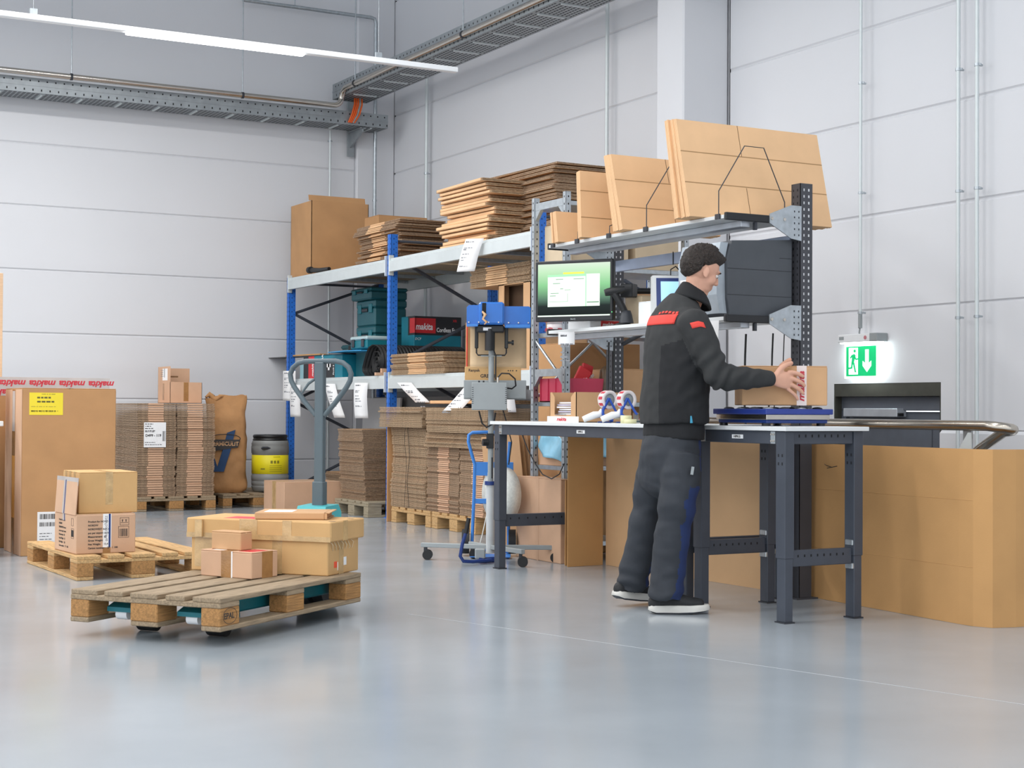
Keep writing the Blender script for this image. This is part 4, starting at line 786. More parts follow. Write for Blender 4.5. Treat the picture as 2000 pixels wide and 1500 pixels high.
carton('brown_carton', 'brown carton beside the crimson crate', (5.96, 9.2, 1.0755), 0, (.24, .36, .23), KRAFT); t = carton('brown_carton', 'brown carton with small mark behind the bench cables', (6.225, 9.2, 1.0755), 0, (.27, .36, .22), KRAFT4); printing(t, 'F', (.27, .36, .22), [(.19, .1, .21, .13), (.03, .09, .07, .2)], INK)
carton('brown_carton', 'large dark brown carton standing behind the galvanised shelf', (6.05, 9.75, 0), 0, (.6, .5, 1.5), KRAFT4)
tag(MB().lathe([(.0, 0), (.07, 0), (.085, .03), (.06, .22), (.03, .25), (.0, .25)], 12).build('brown_sack', mat('dark_brown_foil', '#5d4a35', .35, var=.3, bump=.5, bscale=14), None, (5.80, 9.06, 1.0755)), 'dark brown foil pouch between crate and brown carton', 'pouch')
# carton with blue bag
D = (.44, .36, .22); t = carton('bag_carton', 'tan carton lined with a blue plastic bag under the bench', (5.66, 9.2, .6405), 0, D, KRAFT3, top=False)
bg = MB()
def bag(u, v):
    a = u*2*PI; c, s = math.cos(a), math.sin(a); x = .225*math.copysign(abs(c)**.5, c); y = .19*math.copysign(abs(s)**.5, s)
    drop = .14+.07*math.sin(a*1.0+3.6)+.02*math.sin(5*a); z = .225+.035*math.sin(a*3)*.5-drop*v if v > .15 else .225+.03*math.sin(3*a)-.05*(.15-v)
    o = .004+.022*v+.012*math.sin(7*a+v*4); k = 1+o/.2
    if v <= .15: k = .93+.5*v
    return (x*k, y*k, z)
bg.grid(bag, 56, 10); solid(bg.build('plastic_bag', mat('sky_blue_film', '#93cfea', .2, var=.12, scale=9, spec=.6), t), .002)
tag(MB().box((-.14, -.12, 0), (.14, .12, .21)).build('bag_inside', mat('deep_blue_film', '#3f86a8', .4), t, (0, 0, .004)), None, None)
# floor carton and leaning sheets
D = (.14, .60, .56); t = carton('floor_carton', 'flat upright carton on floor under left bench end', (5.325+.07, 8.90+.30, 0), 0, D, KRAFT3); plate(t, 'L', D, .29, .31, .0, .56, KRAFT3, .001, 'crease')
for i in range(5):
    o = MB().box((-.004, -.16, 0), (.004, .16, .84)).build('leaning_sheet', KRAFT4 if i % 2 else KRAFT, None, (5.43+.035*i, 9.76+.0*i, .001), rot=(-.10, -.03, .5)); tag(o, ('front', 'second', 'middle', 'fourth', 'rearmost')[i]+' of the brown cardboard strips leaning behind the hand truck', 'cardboard', 'leaning cardboard strips')
# ================================================================== HAND TRUCK
RC = -yaw
ht = thing('hand_truck', 'light blue hand truck carrying a white strap roll', 'hand truck', (5.12, 9.62, 0), RC)
def loc(ox, sc): return lambda px, py: ((px-ox)/sc, 1.02-(py-797)/sc)
f = loc(950, 281)
def P3(px, py, d=0): x, z = f(px, py); return (x, d, z)
MB().tube([P3(990, 842), P3(960, 841), P3(930, 842), P3(923, 847), P3(922, 860), P3(929, 885), P3(935, 905), P3(934, 960), P3(931, 1040), P3(930, 1068), P3(936, 1084), P3(965, 1092), P3(1000, 1094)], .012, 10).build('tube_frame', BLUEL, ht)
MB().tube([P3(1003, 860, .05), P3(1000, 905, .05), P3(1002, 1060, .05), P3(1000, 1090, .05)], .012, 10).build('tube_frame', BLUEL, ht)
B('cross_plate', BLUEL, ht, (-.055, -.006, .56), (.215, .006, .655), .003); B('cross_plate', BLUEL, ht, (-.065, -.006, .365), (.19, .006, .40), .003); MB().tube([P3(928, 1068), P3(1000, 1075)], .009, 8).build('axle', BLUEL, ht)
for x in (-.115, .21): 
    w_ = MB().cyl((x-.025, .03, .1), (x+.025, .03, .1), .085, n=24).build('wheel', RUBBER, ht); MB().cyl((x-.027, .03, .1), (x+.027, .03, .1), .045, n=16).build('wheel_hub', GREYM, w_)
B('toe_plate', BLUEL, ht, (-.08, -.22, .012), (.2, 0, .018), .002)
sr = thing('strap_roll', 'white plastic strap roll hanging on the hand truck', 'strap roll', (5.20, 9.49, .435), RC)
Mx = Matrix.Rotation(-1.0, 4, 'Z') @ Matrix.Rotation(PI/2, 4, 'X')
STR = mat('white_strap', '#e6e8e2', .3, var=.08, scale=60)
MB().lathe([(.06, -.045), (.185, -.045), (.185, .045), (.06, .045), (.06, -.045)], 36, M=Mx).build('strap_coil', STR, sr); MB().lathe([(.0, -.03), (.06, -.03), (.06, .03), (.0, .03)], 20, M=Mx).build('core', BLUED, sr)
MB().tube([(-.10, -.05, -.14), (-.13, -.05, -.28), (-.16, -.06, -.4)], .004, 5).build('strap_end', STR, sr)
# ================================================================== PAPER MACHINE
pmn = thing('paper_machine', 'blue paper padding machine on a grey rolling stand', 'machine', (4.98, 9.24, 0), RC); f = loc(962, 291); fz = f
Rm = Matrix.Rotation(-RC, 3, 'Z')
def wl(x, y): v = Rm @ Vector((x-4.98, y-9.24, 0)); return (v.x, v.y)
for (x, y) in ((4.66, 9.57), (5.0, 8.86), (5.34, 9.02), (4.98, 9.50)):
    a, b = wl(x, y); ang = math.atan2(b, a); L = math.hypot(a, b); q = MB(); q.box((0, -.015, .085), (L+.03, .015, .115), 0, .003, Matrix.Rotation(ang, 4, 'Z')); lg = q.build('base_leg', GREYM, pmn)
    cst = B('caster_fork', ANTHD, pmn, (a-.012, b-.012, .045), (a+.012, b+.012, .085), .003)
    for s in (-1, 1): MB().cyl((a+.014, b+s*.008, .034), (a+.014, b+s*.030, .034), .034, n=18).build('caster_wheel', RUBBER, cst)
MB().cyl((0, 0, .06), (0, 0, .53), .029, n=18).build('lower_column', mat('column_grey', '#c6cacc', .4), pmn); MB().cyl((0, 0, .52), (0, 0, 1.43), .0195, n=16).build('upper_column', GREYM, pmn); MB().cyl((0, 0, .515), (0, 0, .54), .04, n=18).build('collar', BLUED, pmn)
B('rack_strip', BLACK, pmn, (.005, -.023, .56), (.014, -.019, .70)); q = MB(); q.cyl((-.02, -.02, .80), (-.055, -.03, .80), .024, n=12); q.box((-.03, -.03, .76), (.02, .025, .86), 0, .004); q.build('clamp_knob', BLACK, pmn)
lv = MB().tube([(*[fz(917, 1030)[0]], -.25, .22), (fz(910, 1055)[0], -.25, .14), (fz(906, 1080)[0], -.25, .06), (fz(912, 1095)[0], -.25, .028), (fz(930, 1100)[0], -.22, .022), (fz(965, 1100)[0], -.12, .022)], .012, 10).build('foot_lever', BLUED, pmn)
MB().tube([(fz(917, 1030)[0]-.002, -.25, .21), (fz(922, 1002)[0], -.25, .31)], .015, 10).build('lever_grip', BLACK, pmn); MB().cyl((-.07, -.14, .022), (0.03, -.07, .022), .02, n=12).build('lever_socket', BLUED, pmn)
q = MB(); q.box((-.10, -.14, .03), (-.03, -.08, .10), 0, .008); q.build('foot_switch', GREYM, pmn)
B('control_box', GREYM, pmn, (-.127, -.13, 1.016), (.107, -.03, 1.200), .004); q = MB()
for k in range(9):
    z = 1.06+k*.013; q.box((-.126, -.1308, z), (-.115, -.13, z+.004)); q.box((.095, -.1308, z), (.106, -.13, z+.004))
q.build('vent_slots', ANTHD, pmn); B('back_tray', GREYM, pmn, (-.185, .022, 1.09), (.235, .05, 1.218), .003); B('tray_lip', GREYM, pmn, (-.185, .022, 1.09), (.235, .2, 1.10), .002)
for x in (-.08, -.05): MB().cyl((x, -.08, 1.2), (x, -.08, 1.212), .006, n=8).build('switch', BLACK, pmn)
MB().cyl((.045, -.08, 1.2), (.045, -.08, 1.235), .008, n=10).build('plug', STEEL, pmn)
MB().tube([(.045, -.08, 1.235), (.07, -.085, 1.262), (.12, -.09, 1.26), (.16, -.09, 1.225), (.165, -.08, 1.18), (.14, -.06, 1.16), (.1, -.05, 1.165)], .0055, 6).build('cable', BLACK, pmn)
MB().tube([(.0, -.03, 1.56), (-.03, -.05, 1.50), (.0, -.04, 1.46), (.03, -.03, 1.38), (.03, -.03, 1.22)], .005, 6).build('cable', BLACK, pmn)
MB().tube([(.06, .03, 1.09), (.1, .03, .95), (.14, .03, .8), (.12, .03, .65)], .004, 5).build('cable', BLACK, pmn); MB().tube([(-.08, -.03, 1.01), (-.06, -.02, .93), (-.03, -.02, .9), (.02, -.02, .93), (.03, -.02, 1.0)], .006, 6).build('cable', BLACK, pmn)
q = MB(); q.tube([(-.10, 0, 1.565), (-.10, 0, 1.40), (-.09, 0, 1.385), (.09, 0, 1.385), (.10, 0, 1.40), (.10, 0, 1.565)], .006, 6); q.build('yoke', BLACK, pmn); B('yoke_plate', GREYM, pmn, (-.07, -.02, 1.376), (.07, .02, 1.382))
MB().cyl((-.01, -.05, 1.415), (-.01, -.05, 1.56), .034, n=18).build('motor', BLACK, pmn); B('gear_case', BLACK, pmn, (-.10, -.08, 1.535), (.085, .04, 1.585), .008); B('type_plate', WHITEP, pmn, (-.055, -.0815, 1.547), (-.0, -.0805, 1.567))
for s in (-.1, .1): B('yoke_arm', BLACK, pmn, (s-.012, -.02, 1.43), (s+.012, .02, 1.585), .004)
MB().cyl((.10, 0, 1.47), (.15, 0, 1.47), .008, n=8).build('yoke_screw', BLACK, pmn); MB().cyl((.135, 0, 1.47), (.15, 0, 1.47), .017, n=10).build('screw_knob', BLACK, pmn)
HB = mat('gloss_blue', '#2f72c9', .25, var=.04)
q = MB(); q.prism([(-.165, 1.585), (-.165, 1.70), (-.15, 1.715), (-.085, 1.715), (-.085, 1.585)], 'y', -.10, .12); q.build('head_wing', HB, pmn); q = MB(); q.prism([(.085, 1.585), (.085, 1.71), (.25, 1.71), (.262, 1.70), (.262, 1.585)], 'y', -.07, .12); q.build('head_wing', HB, pmn)
q = MB(); q.box((-.085, -.12, 1.585), (.085, .12, 1.735), 0, .012); q.build('head_housing', HB, pmn); B('head_skirt', BLUEL, pmn, (-.165, -.115, 1.573), (-.09, -.02, 1.588)); B('head_skirt', BLUEL, pmn, (.09, -.085, 1.565), (.262, -.02, 1.588), .004)
B('outlet_slot', DARK, pmn, (-.062, -.122, 1.64), (-.035, -.118, 1.728)); MB().tube([(-.06, -.13, 1.67), (-.04, -.14, 1.65), (-.055, -.14, 1.62), (-.03, -.14, 1.60), (-.045, -.13, 1.585)], [.006, .012, .008, .01, .004], 5).build('paper_scrap', KRAFTL, pmn)
for k in range(7): MB().cyl((-.15+k*.066, -.123 if abs(-.15+k*.066) < .085 else -.118 if k < 3 else -.088, 1.60), (-.15+k*.066, -.05, 1.60), .005, n=6).build('screw', STEEL, pmn)
KP = mat('kraft_paper', '#cdb18d', .75, var=.05, bump=.1, bscale=20)
q = MB(); q.grid(lambda u, v: (-.145+.38*u+.012*(1-v)*math.sin(u*3), .06+.03*math.sin(v*PI), 1.30+.28*v), 8, 8); solid(q.build('paper_web', KP, pmn), .002)
bxm = thing('paper_pack_box', 'printed tan box behind the grey control box', 'box', (*(Vector((4.98, 9.24, 0)) + Matrix.Rotation(RC, 3, 'Z') @ Vector((.01, .125, 1.1015))),), RC) ; D = (.385, .13, .208)
B('body', KRAFT2, bxm, (-.19, -.065, 0), (.19, .065, .208), .003); text('Ranpak', .026, INK, bxm, (-.165, -.0656, .175), RX, bold=.0005); text('GREEN', .032, INK, bxm, (-.085, -.0656, .135), RX, bold=.0008); q = MB(); [q.box((x, -.0656, .178), (x+.008, -.065, .186)) for x in (.10, .115, .13, .155)]; tag(q.build('print', INK, bxm), None, None, kind='stuff')
# ================================================================== WORKBENCHES
TOPZ = .946
def bench(label, x0, x1, y0, y1, sidex, rear=True):
    t = thing('workbench', label, 'workbench', (0, 0, 0), 0, 'packing benches'); B('table_top', LGREY, t, (x0, y0, TOPZ-.021), (x1, y1, TOPZ), .002); xf = x0+.018
    def leg(x, y, fx=1):
        q = MB(); w, d = .072, .058; q.box((x, y, .31), (x+d, y+w, TOPZ-.022), 0, .003); l = q.build('leg', ANTH, t); q = MB(); q.box((x+.004, y+.004, .006), (x+d-.004, y+w-.004, .32), 0, .003); q.build('leg_foot', ANTH, l); B('foot_plate', ANTHD, l, (x-.002, y-.002, 0), (x+d+.002, y+w+.002, .007))
        q = MB(); [q.box((x-.0008, y+.018+j*.028, .80-i*.04), (x, y+.026+j*.028, .814-i*.04)) for i in range(2) for j in range(2)]; q.build('slot', DARK, l); return l
    for y in (y0+.025, y1-.097):
        leg(xf, y); leg(x1-.075, y)
        q = MB(); q.box((xf+.058, y+.01, TOPZ-.085), (x1-.075, y+.062, TOPZ-.022), 0, .003); q.build('side_rail', ANTH, t); q = MB(); q.box((xf+.058, y+.016, .27), (x1-.075, y+.056, .348), 0, .003); sb = q.build('cross_rail', ANTH, t); q = MB(); q2 = MB()
        n = 8
        for k in range(n):
            xx = xf+.09+(x1-.075-xf-.15)*k/(n-1); q.box((xx, y+.0152, .315), (xx+.008, y+.016, .327)); q2.box((xx, y+.0092, TOPZ-.052), (xx+.008, y+.01, TOPZ-.038))
        q.build('slot', DARK, sb); q2.build('slot', DARK, t)
        for z in (.36, .245): B('leg_clamp', GALV, t, (x1-.082, y+.005, z), (x1-.068, y+.06, z+.028), .003)
    q = MB(); q.box((xf+.002, y0+.097, TOPZ-.085), (xf+.045, y1-.097, TOPZ-.022), 0, .003); fr = q.build('front_rail', ANTH, t); B('maker_plate', WHITEP, fr, (xf, (y0+y1)/2-.045-.0, TOPZ-.063), (xf+.002, (y0+y1)/2+.045, TOPZ-.043)); text('HPKG', .016, INK, fr, (xf-.0006, (y0+y1)/2+.03, TOPZ-.058), RL, bold=.0005, sx=1.3)
    q = MB(); q.box((x1-.06, y0+.097, TOPZ-.085), (x1-.02, y1-.097, TOPZ-.022), 0, .003); q.build('rear_rail', ANTH, t)
    for y in (y0+.10, y1-.13):
        jp = B('corner_plate', GALV, fr, (xf-.0012, y, TOPZ-.083), (xf+.002, y+.035, TOPZ-.024)); [MB().cyl((xf-.006, y+.009+i*.018, TOPZ-.07+j*.032), (xf, y+.009+i*.018, TOPZ-.07+j*.032), .0055, n=6).build('bolt', STEEL, fr) for i in range(2) for j in range(2)]
    return t
bench('long grey packing bench left of the man', 4.78, 5.47, 6.71, 8.885, 0)
bench('short grey packing bench carrying the blue scale', 4.78, 5.305, 5.90, 6.70, 0)
# ---------------- overhead frame
oh = thing('overhead_frame', 'dark perforated posts with two white shelves above the bench', 'shelf frame', (0, 0, 0)); POSTM = mat('dark_post', '#45464c', .4, var=.05); HOLEW = mat('hole_light', '#d9dadd', .6)
for y, zt, zb in ((6.71, 2.265, 0), (8.59, 2.10, .86)):
    q = MB(); x = 5.545; w = .075; d = .085; q.box((x-d/2, y-w/2, zb), (x+d/2, y-w/2+.003, zt)); q.box((x-d/2, y-w/2, zb), (x-d/2+.003, y+w/2, zt)); q.box((x-d/2, y+w/2-.003, zb), (x+d/2, y+w/2, zt)); q.box((x-.075, y-.06, zb), (x+.07, y+.06, zb+.008)); po = q.build('post', POSTM, oh)
    q = MB(); z = .98
    while z < zt-.02:
        q.box((x-.02, y-w/2-.0008, z), (x-.013, y-w/2, z+.014)); q.box((x+.012, y-w/2-.0008, z), (x+.021, y-w/2, z+.014)); z += .0355
    tag(q.build('perforations', HOLEW, po), None, None, kind='stuff'); q = MB(); z = .98
    while z < zt-.02:
        for s in (-.018, .016): q.box((x-d/2-.0008, y+s, z), (x-d/2, y+s+.007, z+.012))
        z += .0355
    tag(q.build('perforations', DARK, po), None, None, kind='stuff')
SHX0, SHX1, SHY0, SHY1 = 5.0, 5.46, 6.69, 8.52
for zt in (2.062, 1.520):
    s_ = B('shelf_board', LGREY, oh, (SHX0, SHY0, zt-.02), (SHX1, SHY1, zt), .002)
    B('shelf_rail', mat('aluminium_rail', '#c3c8cf', .35, .5), s_, (5.13, SHY0+.02, zt-.055), (5.19, SHY1-.02, zt-.021), .003); B('end_rail', BLACK, s_, (SHX0+.0, SHY0-.022, zt-.028), (5.30, SHY0-.001, zt+.012), .003); B('end_rail', BLACK, s_, (SHX0+.0, SHY1+.001, zt-.028), (5.30, SHY1+.02, zt+.012), .003); B('rail_stop', ANTHD, s_, (5.20, SHY0-.01, zt-.07), (5.215, SHY0+.01, zt-.028))
    for yy in (6.665, 8.545):
        q = MB(); q.prism([(5.285, zt-.03), (5.285, zt+.02), (5.43, zt+.075), (5.502, zt+.075), (5.502, zt-.115), (5.43, zt-.105)], 'y', yy-.004, yy+.002); bk = q.build('bracket_plate', GALV, oh)
        for xx, zz in ((5.30, zt-.005), (5.385, zt-.005)): MB().cyl((xx, yy-.008, zz), (xx, yy-.003, zz), .009, n=8).build('bolt', STEEL, bk)
        q = MB(); [q.box((5.45+i*.03, yy-.0048, zt-.09+k*.032), (5.457+i*.03, yy-.004, zt-.08+k*.032)) for i in range(2) for k in range(5)]; q.build('slot', ANTHD, bk)
B('tie_beam', mat('bluish_beam', '#b6c2d8', .35, .4, var=.05), oh, (5.49, 6.75, 1.915), (5.52, 8.55, 1.985), .003)
for y in (7.55, 7.85): B('cable_tie', BLACK, oh, (5.486, y, 1.91), (5.49, y+.006, 1.99))
MB().tube([(5.55, 8.5, 1.45), (5.58, 7.9, 1.62), (5.6, 7.5, 1.75)], .014, 6).build('rear_strut', ANTHD, oh)
# white back panel behind the lower part
# divider hoops on top shelf
for i, y in enumerate((6.735, 7.42, 7.81, 8.17, 8.46)):
    t = thing('wire_divider', ('largest bare wire hoop, in front of the biggest carton set', 'wire hoop between the two biggest carton sets', 'wire hoop behind the second carton set', 'wire hoop before the smallest carton set', 'wire hoop at left end of the top shelf')[i], 'divider', (0, y, 2.0625), 0, 'wire dividers on the top shelf'); hh = (.40, .36, .1, .08, .06)[i]
    pts = [(5.0, 0, 0), (5.0, 0, .13), (5.17, 0, .385), (5.30, 0, .385), (5.445, 0, .10), (5.445, 0, 0)] if i < 2 else [(5.0, 0, 0), (5.0, 0, .05), (5.1, 0, .09), (5.3, 0, .09), (5.445, 0, .05), (5.445, 0, 0)]
    MB().tube(pts, .003, 6, sm=False).build('wire', ANTHD, t); B('wire_foot', ANTHD, t, (4.988, -.02, -.022), (4.9985, .02, .006), .001)
# flattened cartons standing on the top shelf
def standing(base, label, group, y0, x0, L, H, n, th, lean, crease=(), split=None):
    R = random.Random(int(y0*100)); q = MB()
    me = None
    for i in range(n):
        k = i/max(1, n-1); q = MB(); q.box((0, -th*.46, 0), (L, -th*.04, H)); q.box((0, th*.04, 0), (L, th*.46, H))
        me = q.mesh('standing_carton', [KRAFTL])
        t = thing('standing_carton', '%s, %s' % (base, ('front one', 'second from front', 'third from front', 'fourth from front', 'fifth from front', 'sixth from front', 'seventh from front')[i]), 'flat carton', (x0+R.uniform(-.012, .012), y0+i*th*1.25, 2.0635+R.uniform(0, .002)), 0, group); t.rotation_euler = (-lean+.012*i*(lean > .1), 0, 0)
        obj('carton_board', me, t)
        if i == 0:
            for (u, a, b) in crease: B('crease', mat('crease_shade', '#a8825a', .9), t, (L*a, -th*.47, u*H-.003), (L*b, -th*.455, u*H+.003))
            if split: B('flap_gap', INSIDE, t, (L*split-.002, -th*.475, 0), (L*split+.002, -th*.45, .34*H)); B('flap_gap', INSIDE, t, (L*split-.002, -th*.475, .67*H), (L*split+.002, -th*.45, H))
standing('largest carton set standing on the top shelf', '', 'largest standing carton set', 6.87, 4.905, .985, .56, 6, .020, .24, ((.35, 0, 1), (.67, 0, 1)), .42)
standing('second carton set standing on the top shelf', '', 'second standing carton set', 7.58, 4.94, .70, .47, 5, .020, .28, ((.3, 0, 1), (.66, 0, 1)), .55)
standing('narrow tall carton set standing on the top shelf', '', 'narrow standing carton set', 8.04, 4.95, .45, .405, 3, .022, .06, ((.3, 0, 1), (.7, 0, 1)))
standing('smallest carton set standing on the top shelf', '', 'smallest standing carton set', 8.34, 4.96, .33, .195, 4, .020, .17)
# ---------------- monitor
mn = thing('monitor', 'black flat monitor with green desktop beside the overhead frame', 'monitor', (4.955, 8.125, 1.56), math.radians(-57)); 
B('screen_body', BLACK, mn, (-.262, -.02, 0), (.262, .02, .372), .006); B('body_back', BLACK, mn, (-.18, .02, .05), (.18, .05, .32), .015)
SCR = bpy.data.materials.new('lit_screen'); SCR.use_nodes = True; nt = SCR.node_tree; nt.nodes.clear(); out = nt.nodes.new('ShaderNodeOutputMaterial'); em = nt.nodes.new('ShaderNodeEmission'); nt.links.new(em.outputs[0], out.inputs[0]); tc = nt.nodes.new('ShaderNodeTexCoord'); sp_ = nt.nodes.new('ShaderNodeSeparateXYZ'); nt.links.new(tc.outputs['Generated'], sp_.inputs[0]); rp = nt.nodes.new('ShaderNodeValToRGB'); nt.links.new(sp_.outputs[2], rp.inputs[0])
cr_ = rp.color_ramp; cr_.elements[0].position = 0; cr_.elements[0].color = (.02, .025, .025, 1); cr_.elements[1].position = 1; cr_.elements[1].color = (.8, .95, .78, 1)
for p_, c_ in ((.2, (.03, .04, .04, 1)), (.32, (.12, .22, .16, 1)), (.6, (.32, .72, .35, 1)), (.85, (.62, .92, .6, 1))): e = cr_.elements.new(p_); e.color = c_
nt.links.new(rp.outputs[0], em.inputs[0]); em.inputs[1].default_value = .8
sc = B('screen', SCR, mn, (-.243, -.0212, .03), (.243, -.0202, .352)); WIN = mat('window_face', '#dff0dc', .6, emit=.3, var=.01); WGR = mat('window_bar', '#8fe39a', .5, emit=.45, var=.01); B('window', WIN, sc, (-.175, -.0222, .09), (.175, -.0213, .285)); B('window_bar', WGR, sc, (-.175, -.0226, .272), (.08, -.0221, .285)); B('window_line', WGR, sc, (.08, -.0226, .09), (.086, -.0221, .285)); B('task_bar', WIN, sc, (-.243, -.0222, .03), (.243, -.0213, .038))
q = MB(); 
for (u0, v0, u1, v1) in [(-.12, .255, -.07, .259), (-.14, .23, -.09, .234), (-.09, .197, -.07, .201), (-.06, .19, -.02, .193), (-.155, .17, -.1, .174), (-.16, .155, -.12, .159), (0, .255, .07, .259), (.09, .11, .17, .117), (-.165, .12, -.04, .122), (-.04, .12, -.038, .17)]: q.box((u0, -.0228, v0), (u1, -.0222, v1))
tag(q.build('window_print', mat('faint_print', '#7c9a82', .5, emit=.1), sc), None, None, kind='stuff'); B('yellow_mark', mat('screen_yellow', '#e8d23a', .5, emit=.8), sc, (-.07, -.0222, .288), (.07, -.0213, .298)); text('BenQ', .014, GREYM, mn, (-.02, -.0206, .009), RX, bold=.0003)
MB().cyl((.255, -.02, .05), (.255, -.0215, .05), .0025, n=6).build('power_led', mat('green_led', (.1, .9, .2), .5, emit=2), mn)
q = MB(); q.box((-.04, .05, .12), (.04, .07, .26), 0, .004); q.tube([(0, .07, .19), (.08, .16, .19), (.30, .2, .19)], .018, 8); q.tube([(.3, .2, .19), (.45, .28, .19)], .018, 8); q.build('monitor_arm', BLACK, mn)
B('arm_bracket', BLACK, mn, (.29, .02, .14), (.37, .10, .22), .004)
# ---------------- scanner on stand
sn = thing('barcode_scanner', 'black hand scanner standing in its cradle beside the monitor', 'scanner', (5.11, 7.83, 1.5205), RC)
MB().lathe([(0, 0), (.06, 0), (.055, .012), (.03, .022), (0, .024)], 18).build('cradle_base', BLACK, sn); MB().lathe([(.045, 0), (.035, .05), (.026, .075), (.0, .075)], 14, (.02, 0, .02)).build('cradle_cup', ANTHD, sn)
MB().tube([(.025, 0, .06), (-.005, 0, .12), (-.04, 0, .18), (-.055, 0, .2)], [.02, .021, .022, .02], 10).build('scanner_grip', BLACK, sn); MB().tube([(.01, 0, .225), (-.04, 0, .215), (-.09, 0, .205), (-.11, 0, .20)], [.018, .026, .024, .02], 10).build('scanner_head', BLACK, sn)
bx_ = tag(MB().box((-.03, -.02, 0), (.035, .02, .075), 0, .004).build('mount_box', BLACK, None, (5.10, 7.79, 1.755), RC), 'small black mounting box behind the monitor edge', 'mount') if 0 else None
# ---------------- big dark label printer
lp_ = thing('label_printer', 'large dark grey label printer with clear window on the shelf', 'printer', (5.04, 6.70, 1.5205)); PRM = mat('printer_grey', '#4c5056', .5, var=.04)
q = MB(); q.prism([(.02, .0), (.435, .0), (.435, .435), (.03, .41), (.0, .30), (.0, .1)], 'y', .01, .40); q.build('printer_body', PRM, lp_)
for z in (.12, .26): B('body_seam', DARK, lp_, (.0, .0092, z), (.436, .0102, z+.002))
B('side_seam', DARK, lp_, (.35, .0092, .33), (.436, .0102, .332)); PG = mat('printer_window', '#aab4bd', .1, var=.08)
MB().prism([(.012, .02), (.0, .1), (-.004, .30), (.02, .40), (-.03, .40), (-.055, .30), (-.055, .12), (-.035, .02)], 'y', .03, .38).build('front_window', PG, lp_); B('window_strip', WHITEP, lp_, (-.058, .05, .2), (-.05, .36, .215))
MB().prism([(5.0-5.06, 0), (5.0-5.06, .02), (5.0-5.065, .02)], 'y', .1, .2).build('foot', BLACK, lp_) if 0 else None
sh_ = tag(MB().box((-.001, -.10, 0), (.001, .10, .20)).build('paper_sheet', WHITE, None, (4.992, 6.83, 1.32), rot=(0, .05, 0)), 'white paper sheet hanging from lower shelf behind the man', 'paper')
dp = thing('touch_terminal', 'small grey terminal with blue touch screen behind the man', 'terminal', (5.15, 7.35, 1.5205), RC); MB().prism([(-.08, 0), (.1, 0), (.1, .27), (-.02, .27)], 'x', -.13, .16).build('terminal_body', LGREY, dp); q = MB(); q.add([(-.11, -.0775, .03), (.13, -.0775, .03), (.13, -.026, .255), (-.11, -.026, .255)], [(0, 1, 2, 3)]); q.build('bezel', BLUED, dp); q = MB(); q.add([(-.085, -.0762, .06), (.11, -.0762, .06), (.11, -.034, .235), (-.085, -.034, .235)], [(0, 1, 2, 3)]); q.build('touch_screen', mat('screen_blue', '#9fd0ea', .3, emit=.6), dp)
for k in range(3): MB().tube([(-.02+k*.05, .05, .27), (-.02+k*.05, .05, .31), (.01+k*.05, .06, .33), (.04+k*.05, .07, .3)], .004, 6).build('plug_cable', BLACK, dp)
carton('white_box', 'white box with diamond symbol between scanner and the man', (5.22, 7.64, 1.5205), 0, (.16, .14, .14), WHITEP); carton('grey_box', 'grey beige box behind the white diamond box', (5.30, 7.90, 1.5205), 0, (.14, .18, .19), CREAM)
# white tag on shelf front
papertag('white barcode tag on the lower bench shelf front', 8.21, 1.50, .08, .11, .0, x=4.999)
t = carton('branded_box', 'low white box with red brand panel on the lower bench shelf', (5.22, 8.22, 1.5205), 0, (.36, .26, .05), WHITEP); plate(t, 'F', (.36, .26, .05), .08, .21, .0, .047, REDB, .0008, 'red_panel'); text('makita', .034, WHITE, t, (-.09, -.1312, .013), RX, shear=.2, bold=.0012)
# ---------------- on the bench
D = (.40, .31, .182); t = thing('document_box', 'open carton with cut-out front holding papers on bench', 'carton', (4.9+.20, 8.016+.155, TOPZ+.0005), 0); L, W, H = D; w = .004
q = MB(); q.box((-L/2, -W/2, 0), (L/2, W/2, w)); q.box((L/2-w, -W/2, 0), (L/2, W/2, H)); q.box((-L/2, -W/2, 0), (L/2, -W/2+w, H)); q.box((-L/2, W/2-w, 0), (L/2, W/2, H)); q.prism([(-W/2, 0), (W/2, 0), (W/2, H), (W/2-.025, H), (W/2-.055, H-.03), (W/2-.055, .045), (-W/2+.06, .045), (-W/2+.06, H-.03), (-W/2+.02, H), (-W/2, H)][::-1], 'x', -L/2, -L/2+w); q.build('body', KRAFT, t)
plate(t, 'L', D, -.03, .34, .0, .035, WHITE, .001, 'tape'); text('makita', .03, REDT, t, (-L/2-.0016, .07, .008), RL, shear=.25, bold=.001, sx=1.4); text('LOHGE-BEILDER', .014, INKG, t, (-L/2-.0008, .09, .04-.0), RL, sx=1.3); R = random.Random(5)
for i in range(9):
    o = MB().box((-.13, -.10, 0), (.13, .10, .009)).build('paper_stack', (WHITE, WHITE, mat('lilac_paper', '#c9c6dc', .7), mat('dark_paper', '#5a5b60', .7))[(0, 2, 3, 0, 2, 0, 1, 2, 0)[i]], None, (4.9+.155+R.uniform(-.008, .008), 8.17+R.uniform(-.01, .01), TOPZ+.0055+i*.0135), rot=(0, 0, R.uniform(-.1, .1))); tag(o, ('bottom', 'second', 'third', 'fourth', 'fifth', 'sixth', 'seventh', 'eighth', 'top')[i]+' layer of papers in the cut-out document box', 'papers', 'papers in the document box')
